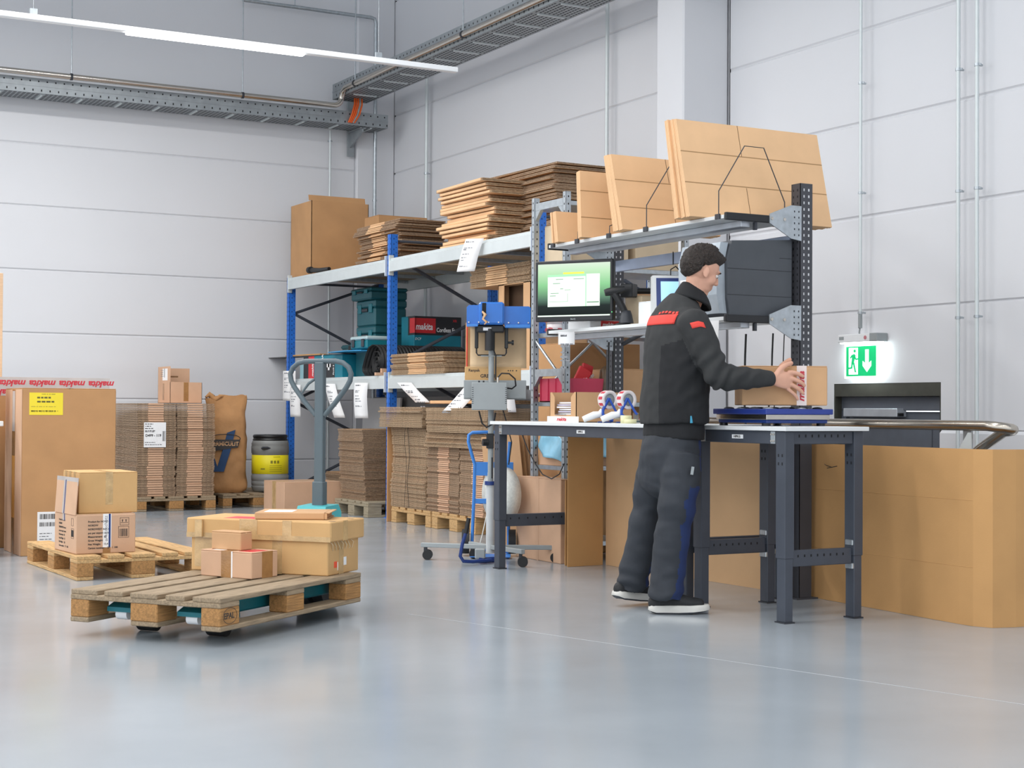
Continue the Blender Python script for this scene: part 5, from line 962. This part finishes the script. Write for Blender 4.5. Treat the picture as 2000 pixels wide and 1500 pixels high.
def dispenser(label, x, y):
    t = thing('tape_dispenser', label, 'tape dispenser', (x, y, TOPZ+.0005), RC, 'tape dispensers on the bench'); c = (.03, 0, .135); My = Matrix.Translation((0.03, 0, .135)) @ Matrix.Rotation(.55, 4, 'Z') @ Matrix.Rotation(PI/2, 4, 'X')
    MB().lathe([(.036, -.025), (.055, -.026), (.055, .026), (.036, .025), (.036, -.025)], 28, M=My).build('tape_roll', TR, t); MB().lathe([(.0, -.02), (.036, -.02), (.036, .02), (0, .02)], 20, M=My).build('hub', GREYM, t)
    q = MB()
    for k in range(9):
        a = k*.7; q.box((-.009, -.02, .0551), (.009, .018, .0556), 0, 0, Matrix.Translation((.03, 0, .135)) @ Matrix.Rotation(.55, 4, 'Z') @ Matrix.Rotation(a, 4, 'Y'))
    tag(q.build('red_print', REDT, t), None, None, kind='stuff')
    q = MB(); q.tube([(.035, -.032, .145), (.0, -.036, .075), (.0, -.036, .05), (.035, -.036, .02), (.06, -.036, .012)], .009, 8); q.tube([(.035, -.032, .145), (.075, -.034, .07), (.09, -.034, .05)], .007, 8); q.build('blue_frame', mat('royal_blue', '#2350b0', .35), t); B('base_bar', BLUED, t, (-.03, -.045, 0), (.05, .04, .008), .002)
    MB().tube([(-.0, -.01, .075), (-.015, -.01, .05), (-.05, -.01, .045), (-.10, -.012, .025), (-.115, -.012, .018)], [.016, .02, .022, .019, .018], 12).build('white_grip', WHITEP, t); B('cutter_plate', STEEL, t, (.07, -.03, .02), (.10, .03, .06), .001); return t
dispenser('front tape dispenser with red-printed tape on the bench', 4.99, 7.66); dispenser('rear tape dispenser half hidden by the front one', 4.945, 7.79)
YT = mat('pale_yellow_tape', '#e9e6b8', .5)
for i, (x, y, h, r) in enumerate(((4.90, 7.47, .045, .032), (4.87, 7.38, .024, .035))):
    tag(MB().lathe([(.018, 0), (r, 0), (r, h), (.018, h), (.018, 0)], 20).build('yellow_tape_roll', YT, None, (x, y, TOPZ+.0005)), ('taller pale yellow tape roll beside the dispensers', 'flat pale yellow tape roll nearest the man')[i], 'tape roll', 'pale yellow tape rolls')
tag(MB().prism([(4.80, 7.4), (5.0, 7.35), (5.02, 7.66), (4.82, 7.7)], 'z', TOPZ+.0002, TOPZ+.0004+.0).build('paper_sheet', WHITE), 'white paper sheet lying under the tape dispensers', 'paper') if 0 else None
# ---------------- scale
sl_ = thing('platform_scale', 'navy blue platform scale with steel band on short bench', 'scale', (4.86, 6.15, TOPZ+.0003)); B('base_plate', BLUED, sl_, (.02, .02, .014), (.41, .42, .032), .003); B('steel_band', STEEL, sl_, (.012, .012, .032), (.418, .428, .058), .002); B('top_plate', mat('scale_blue', '#2b3f8f', .3, var=.04), sl_, (0, 0, .058), (.43, .44, .086), .003)
for x in (.04, .39):
    for y in (.05, .4): MB().cyl((x, y, 0), (x, y, .014), .022, n=12).build('scale_foot', BLACK, sl_)
for i in range(4):
    for j in range(4): MB().lathe([(0, 0), (.028, 0), (.024, .006), (.012, .009), (0, .010)], 12, (.06+i*.105, .06+j*.107, .086)).build('ball_caster', ANTHD if (i+j) % 2 else GALV, sl_)
# ================================================================== CARDBOARD SCREENS
def screen(label, pts, h, m=KRAFT4, top=None):
    t = thing('cardboard_screen', label, 'cardboard', (0, 0, 0), 0, 'cardboard screens'); q = MB(); vs = []
    for (x, y) in pts: vs += [(x, y, .001), (x, y, h)]
    q.add(vs, [(2*i, 2*i+2, 2*i+3, 2*i+1) for i in range(len(pts)-1)], 0, False); solid(q.build('board', m, t), .006, 0); return t
SCB = mat('screen_board', '#c39560', .85, var=.06, scale=2.5, bump=.06, bscale=120)
screen('narrow cardboard panel under left end of the bench', [(5.27, 8.72), (5.55, 8.735)], .86, SCB); screen('narrow inner cardboard strip behind the left bench end', [(5.30, 8.80), (5.40, 8.82)], .56, SCB)
s2 = screen('long cardboard panel behind the man under the benches', [(5.568, 8.72), (5.58, 8.2), (5.61, 7.2), (5.615, 6.80)], .85, mat('screen_board_light', '#cda57b', .85, var=.05, scale=2.5, bump=.06, bscale=120))
pts = [(5.632, 6.785), (5.60, 6.2), (5.575, 5.8), (5.56, 5.55)]
pts += [(5.562, 5.46), (5.60, 5.375), (5.72, 5.345), (5.95, 5.325), (6.25, 5.31)]
s3 = screen('large curved cardboard panel wrapped around the railing at right', pts, .845, SCB)
for z in (.28, .60): 
    q = MB(); [q.tube([(p_[0]-.0025, p_[1], z), (pts[i+1][0]-.0025, pts[i+1][1], z)], .0018, 4) for i, p_ in enumerate(pts[:4])]; q.build('crease', SCB, s3)
q = MB(); q.tube([(5.615, 6.6, .735), (5.585, 6.55, .73), (5.58, 6.5, .722), (5.60, 6.48, .728), (5.59, 6.55, .715)], .002, 4); q.build('wire_tie', BLACK, s3)
# hanging cables under the lower shelf
for i, (y, x) in enumerate(((8.28, 5.3), (8.25, 5.32), (7.86, 5.4), (7.80, 5.42), (6.95, 5.35), (6.80, 5.42), (6.74, 5.45))):
    t = thing('hanging_cable', ('leftmost thick cable below the lower bench shelf', 'cable right beside the leftmost thick cable', 'thin cable crossing in front of brown cartons', 'thin grey cable beside the crossing cable', 'left one of three cables above the scale', 'middle one of three cables above the scale', 'thinnest cable next to the right bench post')[i], 'cable', (x, y, TOPZ+.002), 0, 'cables under the lower bench shelf'); dx = (.0, .04, -.12, .1, .0, -.02, -.06)[i]
    MB().tube([(0, 0, .5), (.01, .02, .38), (.015, .03, .25), (dx, .01, .1), (dx*1.2, 0, .0)], (.006, .006, .0035, .003, .006, .005, .003)[i], 6).build('cable', BLACK if i != 3 else GREYM, t)
t = thing('hanging_cable', 'long looping black cable under the left bench end', 'cable', (5.28, 8.95, .3), 0, 'cables under the lower bench shelf'); MB().tube([(-.03, .35, .56), (-.02, .28, .45), (-.02, .18, .36), (-.02, .08, .29), (-.02, -.04, .265), (-.02, -.14, .30), (-.02, -.20, .37)], .004, 6).build('cable', BLACK, t)
# ================================================================== THE MAN
from mathutils.bvhtree import BVHTree
U_ = Vector((math.cos(yaw), -math.sin(yaw), 0)); V_ = Vector((math.sin(yaw), math.cos(yaw), 0)); ZC = 7.87; U0 = .887
MAN = U_*U0+V_*ZC
def q3(px, py, v=0.):
    z_ = ZC+v; return Vector(((px-1000)*z_/3054.75-U0, v, 1.02-(py-800-.006*(px-1000))*z_/3054.75))
FA = math.radians(30); FACE = Vector((math.cos(FA), math.sin(FA), 0)); LAT = Vector((math.sin(FA), -math.cos(FA), 0))
def limb(q, pts, r, sq=None, lat=LAT, n=16, mi=0, rings=5, ends=True):
    """closed tapered limb; r = half width along lat, sq = other half width / r"""
    P = [Vector(p) for p in pts]; N = len(P); S = []
    sq = sq or [1.]*N
    def cr(a, b, c, d, t): return .5*((2*b)+(c-a)*t+(2*a-5*b+4*c-d)*t*t+(3*b-a-3*c+d)*t*t*t)
    for i in range(N-1):
        for k in range(rings if i < N-2 else rings+1):
            t = k/rings; i0, i1, i2, i3 = max(i-1, 0), i, i+1, min(i+2, N-1)
            S.append((cr(P[i0], P[i1], P[i2], P[i3], t), cr(r[i0], r[i1], r[i2], r[i3], t), cr(sq[i0], sq[i1], sq[i2], sq[i3], t)))
    if ends:
        t0 = (S[1][0]-S[0][0]).normalized(); t1 = (S[-1][0]-S[-2][0]).normalized(); a, b = S[0], S[-1]
        pre = [(a[0]-t0*a[1]*a[2]*math.sin(w)*.8, a[1]*math.cos(w), a[2]) for w in (1.45, 1.1, .7, .35)]; post = [(b[0]+t1*b[1]*b[2]*math.sin(w)*.8, b[1]*math.cos(w), b[2]) for w in (.35, .7, 1.1, 1.45)]
        S = pre+S+post
    vs = []; 
    for i, (p, rr, s) in enumerate(S):
        t = (S[min(i+1, len(S)-1)][0]-S[max(i-1, 0)][0]).normalized(); a = (lat-t*lat.dot(t)); a = a.normalized() if a.length > 1e-4 else t.orthogonal().normalized(); b = t.cross(a)
        for k in range(n): w = 2*PI*k/n; vs.append(p+a*(rr*math.cos(w))+b*(rr*s*math.sin(w)))
    M_ = len(S); f = [(i*n+k, i*n+(k+1) % n, (i+1)*n+(k+1) % n, (i+1)*n+k) for i in range(M_-1) for k in range(n)]; f += [tuple(range(n))[::-1], tuple(range((M_-1)*n, M_*n))]
    q.add(vs, f, mi, True)
def ell(q, c, r, M=None, n=18):
    vs = []; f = []
    for i in range(n//2+1):
        a = PI*i/(n//2)
        for k in range(n): w = 2*PI*k/n; p = Vector((r[0]*math.sin(a)*math.cos(w), r[1]*math.sin(a)*math.sin(w), r[2]*math.cos(a)))+Vector(c); vs.append(M @ p if M is not None else p)
    for i in range(n//2):
        for k in range(n): f.append((i*n+k, (i+1)*n+k, (i+1)*n+(k+1) % n, i*n+(k+1) % n))
    q.add(vs, f, 0, True)
def fuse(q, name, mats, parent, voxel, smooth=6, disp=None, assign=None):
    me = q.mesh(name+'_src', mats); o = obj(name+'_src', me); m = o.modifiers.new('r', 'REMESH'); m.mode = 'VOXEL'; m.voxel_size = voxel; m.use_smooth_shade = True
    s = o.modifiers.new('s', 'SMOOTH'); s.factor = .5; s.iterations = smooth
    bpy.context.view_layer.update(); dg = bpy.context.evaluated_depsgraph_get(); out = bpy.data.meshes.new_from_object(o.evaluated_get(dg)); bpy.data.objects.remove(o); out.name = name
    if disp:
        out.update(); ns = [v.normal.copy() for v in out.vertices]
        for v, n_ in zip(out.vertices, ns): v.co += n_*disp(v.co, n_)
    out.materials.clear()
    for x in (mats if isinstance(mats, list) else [mats]): out.materials.append(x)
    out.update()
    for p in out.polygons: p.use_smooth = True; p.material_index = assign(p) if assign else 0
    return obj(name, out, parent)
SKIN = mat('skin', '#d9a68e', .5, var=.05, scale=14, spec=.35); HAIRM = mat('dark_brown_hair', '#2c211b', .5, var=.5, scale=70, stretch=(1, 5, 1.4), bump=1., bscale=90)
JK = mat('charcoal_jacket', '#303132', .85, var=.07, scale=18, bump=.12, bscale=400); JKB = mat('black_jacket_panel', '#1b1c1f', .85, var=.07, scale=18, bump=.1, bscale=400); TRO = mat('dark_grey_trousers', '#30343b', .8, var=.08, scale=16, bump=.12, bscale=350); NAVY = mat('navy_panel', '#1f315e', .8, var=.08); SHB = mat('black_shoe', '#26272a', .7, var=.15, bump=.2); JRED = mat('jacket_red', '#e2463c', .7, var=.04)
# ---- head frame
HC = q3(1369, 521, .12); hp_ = math.radians(27); hy_ = math.radians(17)
HM = Matrix.Translation(HC) @ Matrix.Rotation(hy_, 4, 'Z') @ Matrix.Rotation(hp_, 4, 'Y')
body = MB()
ell(body, (-.004, 0, .004), (.099, .077, .092), HM, 24); ell(body, (.038, 0, -.062), (.062, .056, .062), HM); ell(body, (.072, 0, -.112), (.024, .026, .02), HM, 12); ell(body, (.045, 0, -.09), (.05, .048, .035), HM)
limb(body, [HM @ Vector((.092, 0, .004)), HM @ Vector((.106, 0, -.022)), HM @ Vector((.112, 0, -.040))], [.008, .010, .0125], n=10, rings=3); ell(body, (.100, 0, -.044), (.014, .017, .008), HM, 10)
ell(body, (.092, 0, -.074), (.012, .023, .006), HM, 10); ell(body, (.090, 0, -.085), (.012, .021, .007), HM, 10); ell(body, (.088, 0, .012), (.014, .05, .010), HM, 12)
for s in (-1, 1):
    ell(body, (.062, s*.038, -.045), (.030, .026, .032), HM, 12)
    E = HM @ Matrix.Translation((.006, s*.081, -.030)) @ Matrix.Rotation(-.25, 4, 'Y') @ Matrix.Rotation(s*.35, 4, 'Z'); ell(body, (0, 0, 0), (.019, .0065, .031), E, 12); ell(body, (.004, 0, -.024), (.010, .006, .010), E, 10)
NB = q3(1347, 592, .13)
limb(body, [NB, q3(1357, 571, .12), HM @ Vector((.0, 0, -.070))], [.062, .052, .048], [.95, 1., 1.05])
# torso core, arms, legs inside the clothes
PEL = q3(1313, 872, .13)
limb(body, [PEL, q3(1316, 780, .12), q3(1322, 690, .12), q3(1322, 630, .12), NB], [.14, .14, .16, .14, .06], [.7, .7, .65, .65, .8], n=18)
RS_ = q3(1352, 628, -.06); RE = q3(1404, 738, -.12); RW = q3(1506, 739, -.045); LS_ = q3(1300, 618, .31); LE = q3(1400, 736, .42); LW = q3(1505, 742, .345)
limb(body, [RS_, RE], [.055, .042]); limb(body, [RE, RS_.lerp(RE, .98).lerp(RW, .5), RW], [.042, .036, .026], [1, 1, .85]); limb(body, [LS_, LE], [.055, .042]); limb(body, [LE, LE.lerp(LW, .5), LW], [.042, .036, .026]); limb(body, [LS_, q3(1322, 630, .12), RS_], [.05, .07, .05])
RH = q3(1325, 890, .06); RK = q3(1322, 1010, -.02); RA = q3(1302, 1152, -.0); LH = q3(1292, 890, .22); LK = q3(1262, 1012, .26); LA = q3(1234, 1140, .31)
for a, b, c in ((RH, RK, RA), (LH, LK, LA)): limb(body, [a, b, c], [.062, .050, .036])
VD = Vector((0, 1, 0)); UZ = Vector((0, 0, 1))
def hand(q, W, pts, v0, thumb, sgn=1):
    """W wrist, pts = four (knuckle, middle, tip)"""
    K = sum((p[0] for p in pts), Vector())/4
    limb(q, [W, W.lerp(K, .35), W.lerp(K, .75), K], [.028, .038, .045, .041], [.66, .46, .38, .36], lat=UZ, n=14)
    for i, (a, b, c, d) in enumerate(pts): limb(q, [a, b, c, d], [.0125, .0118, .0108, .0095] if i < 3 else [.0108, .0102, .0095, .0085], lat=UZ, n=10, rings=3)
    limb(q, [W.lerp(K, .25)+UZ*.012, *thumb], [.018, .0155, .013, .0115], lat=UZ, n=10, rings=3)
fr = [[q3(1541, 727, -.012), q3(1552, 728, -.012), q3(1561, 731, -.006), q3(1568, 735, .003)], [q3(1543, 738, -.014), q3(1555, 742, -.014), q3(1565, 747, -.007), q3(1571, 753, .003)], [q3(1542, 749, -.012), q3(1553, 755, -.012), q3(1562, 761, -.006), q3(1568, 768, .003)], [q3(1538, 759, -.010), q3(1547, 766, -.010), q3(1554, 773, -.005), q3(1558, 780, .002)]]
hand(body, RW, fr, 0, [q3(1526, 719, -.02), q3(1537, 712, -.012), q3(1546, 709, -.001)])
fl_ = [[q3(1540, 726+12*k, .335), q3(1553, 728+14*k, .335), q3(1564, 731+15*k, .328), q3(1572, 735+16*k, .318)] for k in range(4)]
hand(body, LW, fl_, 0, [q3(1524, 718, .335), q3(1534, 708, .33), q3(1543, 702, .322)])
PX = thing if 0 else None
man = fuse(body, 'person', [SKIN], None, .0042, 4)
man.location = MAN; man.rotation_euler = (0, 0, -yaw); tag(man, 'person in dark jacket and grey work trousers placing a carton on the scale', 'person')
for s in (-1, 1):
    e = MB(); ell(e, (.083, s*.030, -.012), (.011, .013, .010), HM, 12); eo = e.build('eye', mat('eye_white', '#e6e0dc', .3), man); e = MB(); ell(e, (.0925, s*.030, -.014), (.003, .0055, .0055), HM, 10); e.build('iris', mat('iris_dark', '#2b2420', .3), eo); e = MB(); ell(e, (.094, s*.031, .010), (.006, .02, .0045), HM, 10); e.build('eyebrow', HAIRM, man)
# ---- hair
def hair(u, v):
    th = PI*v; ph = 2*PI*u; d = Vector((math.sin(th)*math.cos(ph), math.sin(th)*math.sin(ph), math.cos(th)))
    R0 = 1/math.sqrt((d.x/.099)**2+(d.y/.077)**2+(d.z/.092)**2)
    fx = d.x; line = .42 if fx > .55 else (.42-(.55-fx)*.95 if fx > 0 else max(-.93, -.12+fx*1.9)); k = max(0., min(1., (d.z-line)/.34+.25)); k = k*k*(3-2*k)
    if abs(d.y) > .75 and d.z < .0 and fx > -.22: k *= .2
    t = .013+.010*max(0, d.z)+.022*math.exp(-((fx-.72)**2+(d.z-.66)**2*1.3)/.05)+.010*math.exp(-((fx-.1)**2+(d.z-.98)**2)/.1); t += .005*noise.noise(d*8)+.006*max(0, d.z)*noise.noise(Vector((d.x*9, d.y*36, d.z*12)))+.003*noise.noise(Vector((d.x*30, d.y*40, d.z*10)))
    return HM @ (Vector((-.004, 0, .004))+d*(R0*(1-.07*(1-k)**3)+t*k))
q = MB(); q.grid(hair, 120, 70); q.build('hair', HAIRM, man)
# ---- jacket
def folds(a, fx, fy, fz, a2=0., f2=30): return lambda c, n: a*noise.noise(Vector((c.x*fx, c.y*fy, c.z*fz)))+a2*noise.noise(Vector((c.x*f2, c.y*f2, c.z*f2)))
jq = MB()
limb(jq, [q3(1318, 828, .13), q3(1318, 790, .13), q3(1321, 735, .125), q3(1323, 680, .12), q3(1324, 636, .12), q3(1330, 605, .12), q3(1338, 582, .125)], [.206, .208, .206, .214, .206, .150, .085], [.78, .78, .76, .68, .60, .64, .85], n=28, rings=5, ends=False)
limb(jq, [LS_+Vector((.0, -.03, .0)), q3(1322, 628, .12), RS_+Vector((0, .03, 0))], [.075, .10, .072], lat=UZ)
limb(jq, [RS_, RS_.lerp(RE, .5)+Vector((.005, 0, 0)), RE], [.086, .074, .064], [.95, .95, 1]); limb(jq, [RE, RE.lerp(RW, .3), RE.lerp(RW, .65), RW-Vector((.006, 0, 0))], [.066, .062, .053, .044], [1, 1, 1, .9], lat=UZ)
limb(jq, [LS_, LS_.lerp(LE, .5), LE], [.086, .074, .064]); limb(jq, [LE, LE.lerp(LW, .4), LW], [.064, .06, .044], lat=UZ)
def jf(c, n):
    d = .007*noise.noise(Vector((c.x*9, c.y*9, c.z*5)))+.003*noise.noise(c*22)
    e = min((c-RE).length, .25)/.25; d += .010*(1-e)*math.sin((c-RE).dot((RW-RS_).normalized())*95+3*noise.noise(c*8))
    if c.z < 1.05: d += .006*math.sin(c.x*28+c.y*22)*(1.05-c.z)/.1*.5
    return d
def sdist(c, a, b):
    t_ = max(0, min(1, (c-a).dot(b-a)/(b-a).length_squared)); return (c-a.lerp(b, t_)).length
def ja(p):
    c = p.center; d = c-q3(1321, 735, .125); side = d.dot(LAT); fb = d.dot(FACE)
    if min(sdist(c, RS_, RE), sdist(c, RE, RW)) < .082: return 0
    return 1 if c.z < 1.43-max(0, -fb)*.6 and side > .06-.1*max(0, fb) else 0
jk = fuse(jq, 'jacket', [JK, JKB], man, .008, 5, jf, ja); jk['label'] = 'charcoal jacket with black side panels and red prints'
cq = MB()
def colf(u, v):
    a = 2*PI*u; c = NB.lerp(q3(1354, 573, .12), .35); r1 = .094-.020*v-.012*v*v
    return c+LAT*(r1*.98*math.cos(a))+FACE*(r1*1.02*math.sin(a)+.016*v+.004)+UZ*(-.02+.062*v-(.036+.01*v)*math.sin(a))
cq.grid(colf, 36, 6); solid(cq.build('collar', JKB, man), .012)
mj = jk.data; bvh = BVHTree.FromPolygons([v.co for v in mj.vertices], [p.vertices[:] for p in mj.polygons])
def patch(name, m, org, ux, uz, ray, poly_uv, nu=14, nv=5, off=.0025):
    q = MB(); vs = []
    for i in range(nu+1):
        for j in range(nv+1):
            a, b = poly_uv(i/nu, j/nv); o_ = org+ux*a+uz*b-ray*.6; h = bvh.ray_cast(o_, ray); p = h[0]-ray*off if h[0] is not None else o_+ray*.6; vs.append(p)
    w = nv+1; q.add(vs, [(i*w+j, (i+1)*w+j, (i+1)*w+j+1, i*w+j+1) for i in range(nu) for j in range(nv)], 0, True); return solid(q.build(name, m, man), .001)
bc = q3(1321, 622, .12); BX = LAT*1.0
patch('back_print', JRED, bc, BX, UZ, FACE, lambda u, v: (-.125+.25*u+.02*(v-.5), -.035+.05*v))
for k in range(6): patch('back_print', JRED, bc, BX, UZ, FACE, lambda u, v, k=k: (-.02+.026*k+.018*u, .019+.012*v+.004*math.sin(k)), 2, 2)
sl0 = RS_.lerp(RE, .06); patch('sleeve_print', JRED, sl0+Vector((.012, 0, -.0)), Vector((1, 0, 0)), UZ, VD, lambda u, v: (-.03+.068*u-.012*v, -.012+.028*v-.014*abs(u-.6)*1.2), 8, 3)
for k in range(1): MB().tube([q3(1350, 812, -.105), q3(1351, 826, -.105)], [.004, .008], 6).build('zip_pull', mat('teal_zip', '#2f8fb0', .4), man)
# ---- sweatshirt hem
uq = MB(); limb(uq, [q3(1315, 856, .13), q3(1316, 838, .13), q3(1317, 815, .13)], [.186, .188, .18], [.74, .74, .74], n=24, ends=False); fuse(uq, 'sweatshirt_hem', [JKB], man, .008, 3, folds(.003, 14, 14, 10))
# ---- trousers
tq = MB(); limb(tq, [q3(1300, 935, .14), q3(1308, 900, .13), q3(1312, 870, .13), q3(1314, 846, .13)], [.165, .178, .176, .172], [.78, .82, .82, .78], n=24)
limb(tq, [q3(1333, 890, .03), q3(1329, 945, .0), q3(1320, 1010, -.01), q3(1311, 1075, .0), q3(1304, 1135, .0), q3(1302, 1170, .0)], [.095, .098, .088, .084, .088, .082], [1.03, 1.05, 1.06, 1.05, 1.0, 1.0], n=20, ends=False)
limb(tq, [q3(1288, 890, .22), q3(1278, 945, .24), q3(1265, 1010, .26), q3(1251, 1075, .28), q3(1239, 1128, .30), q3(1234, 1150, .31)], [.095, .096, .086, .082, .080, .074], [1.03, 1.03, 1.0, 1.0, 1.0, 1.0], n=20, ends=False)
def tf(c, n):
    d = .009*noise.noise(Vector((c.x*6, c.y*6, c.z*7)))+.005*noise.noise(Vector((c.x*13, c.y*13, c.z*24)))
    if c.z < .3: d += .009*math.sin(c.z*62+4*noise.noise(c*7))*(1-c.z/.3)
    d += .006*math.sin(c.z*40+c.x*14)*math.exp(-((c.z-.5)/.12)**2); return d
def ta(p):
    c = p.center; f_ = p.normal.dot(FACE)
    if c.y < .14 and p.normal.x > .40 and (c.z < .64): return 1
    if c.y < .14 and c.z > .72 and p.normal.x > .86: return 1
    if c.y > .14 and p.normal.x > .75 and c.z < .45: return 1
    return 0
tr = fuse(tq, 'trousers', [TRO, NAVY], man, .008, 4, tf, ta); tr['label'] = 'dark grey work trousers with navy panels'
MB().box((-.007, -.002, -.02), (.007, .002, .02)).build('side_tag', GREYM, man, tuple(q3(1353, 919, -.103)), rot=(0, .15, 0))
# ---- shoes
def shoe(org, ang, pitch_, nm):
    Ms = Matrix.Translation(org) @ Matrix.Rotation(ang, 4, 'Z') @ Matrix.Rotation(pitch_, 4, 'Y')
    out = [(-.085, .0), (-.08, .028), (-.05, .036), (.0, .034), (.05, .038), (.11, .048), (.16, .046), (.20, .033), (.222, .006), (.218, -.02), (.19, -.040), (.14, -.048), (.06, -.042), (.0, -.036), (-.05, -.037), (-.08, -.028)]
    sq_ = MB(); limb(sq_, [(-.055, 0, .05), (.0, 0, .062), (.06, 0, .062), (.12, 0, .055), (.175, 0, .05)], [.036, .037, .040, .045, .038], [1.15, 1.1, .95, .72, .68], lat=Vector((0, 1, 0))); limb(sq_, [(-.03, 0, .06), (-.022, 0, .13)], [.040, .038], lat=Vector((0, 1, 0)))
    for i in range(len(sq_.v)): sq_.v[i] = tuple(Ms @ Vector(sq_.v[i]))
    up_s = fuse(sq_, 'shoe', [SHB], man, .006, 4)
    def ring(sc, z, lift=0): return [(Ms @ Vector((x*sc+(1-sc)*.07, y*sc*1.04, z+lift*max(0, x-.1)+.25*max(0, -x-.05)*(z < .02)))) for x, y in out]
    rs = [ring(.93, .0, .12), ring(1., .008, .1), ring(1.02, .02, .08), ring(1.0, .036, .06), ring(.96, .042, .05)]; n = len(out); sm = MB(); vs = sum(rs, [])
    sm.add(vs, [(i*n+k, i*n+(k+1) % n, (i+1)*n+(k+1) % n, (i+1)*n+k) for i in range(1, 4) for k in range(n)], 0, True); sm.add(vs, [(k, (k+1) % n, n+(k+1) % n, n+k) for k in range(n)], 1, True); sm.add(vs, [tuple(range(n))[::-1]], 1); sm.add(vs, [tuple(range(4*n, 5*n))], 0)
    sm.build('sole', [mat('white_sole', '#d8d6d0', .6, var=.08), ANTHD], up_s); MB().tube([Ms @ Vector((.06+.012*k, (-1)**k*.02, .098-.008*k)) for k in range(5)], .002, 4).build('lace', ANTHD, up_s)
shoe(q3(1300, 1192.5, .005)*Vector((1, 1, 0)).x if 0 else Vector((q3(1302, 1190, 0).x, .01, .001)), .02, 0, 'R')
shoe(Vector((q3(1226, 1165, .31).x, .31, .032)), .62, .14, 'L')
# ---- carried carton
D = (.43, .27, .20); L, W, H = D; cc = q3(1524, 752, .165)
t = carton('carried_carton', 'carton with red-printed white tape held above the scale', tuple(MAN+Matrix.Rotation(-yaw, 3, 'Z') @ Vector((cc.x, .165, 0))+Vector((0, 0, 1.050))), -yaw, D, KRAFT, seam='x')
plate(t, 'F', D, .275, .325, 0, H, mat('white_film_tape', '#e9dcd8', .3), .0008); plate(t, 'T', D, .275, .325, 0, W, mat('white_film_tape', '#e9dcd8', .3), .0008); text('makita', .044, REDT, t, (-L/2+.312, -W/2-.0016, .02), (PI/2, -PI/2, 0), shear=.25, bold=.0015, sx=1.3)
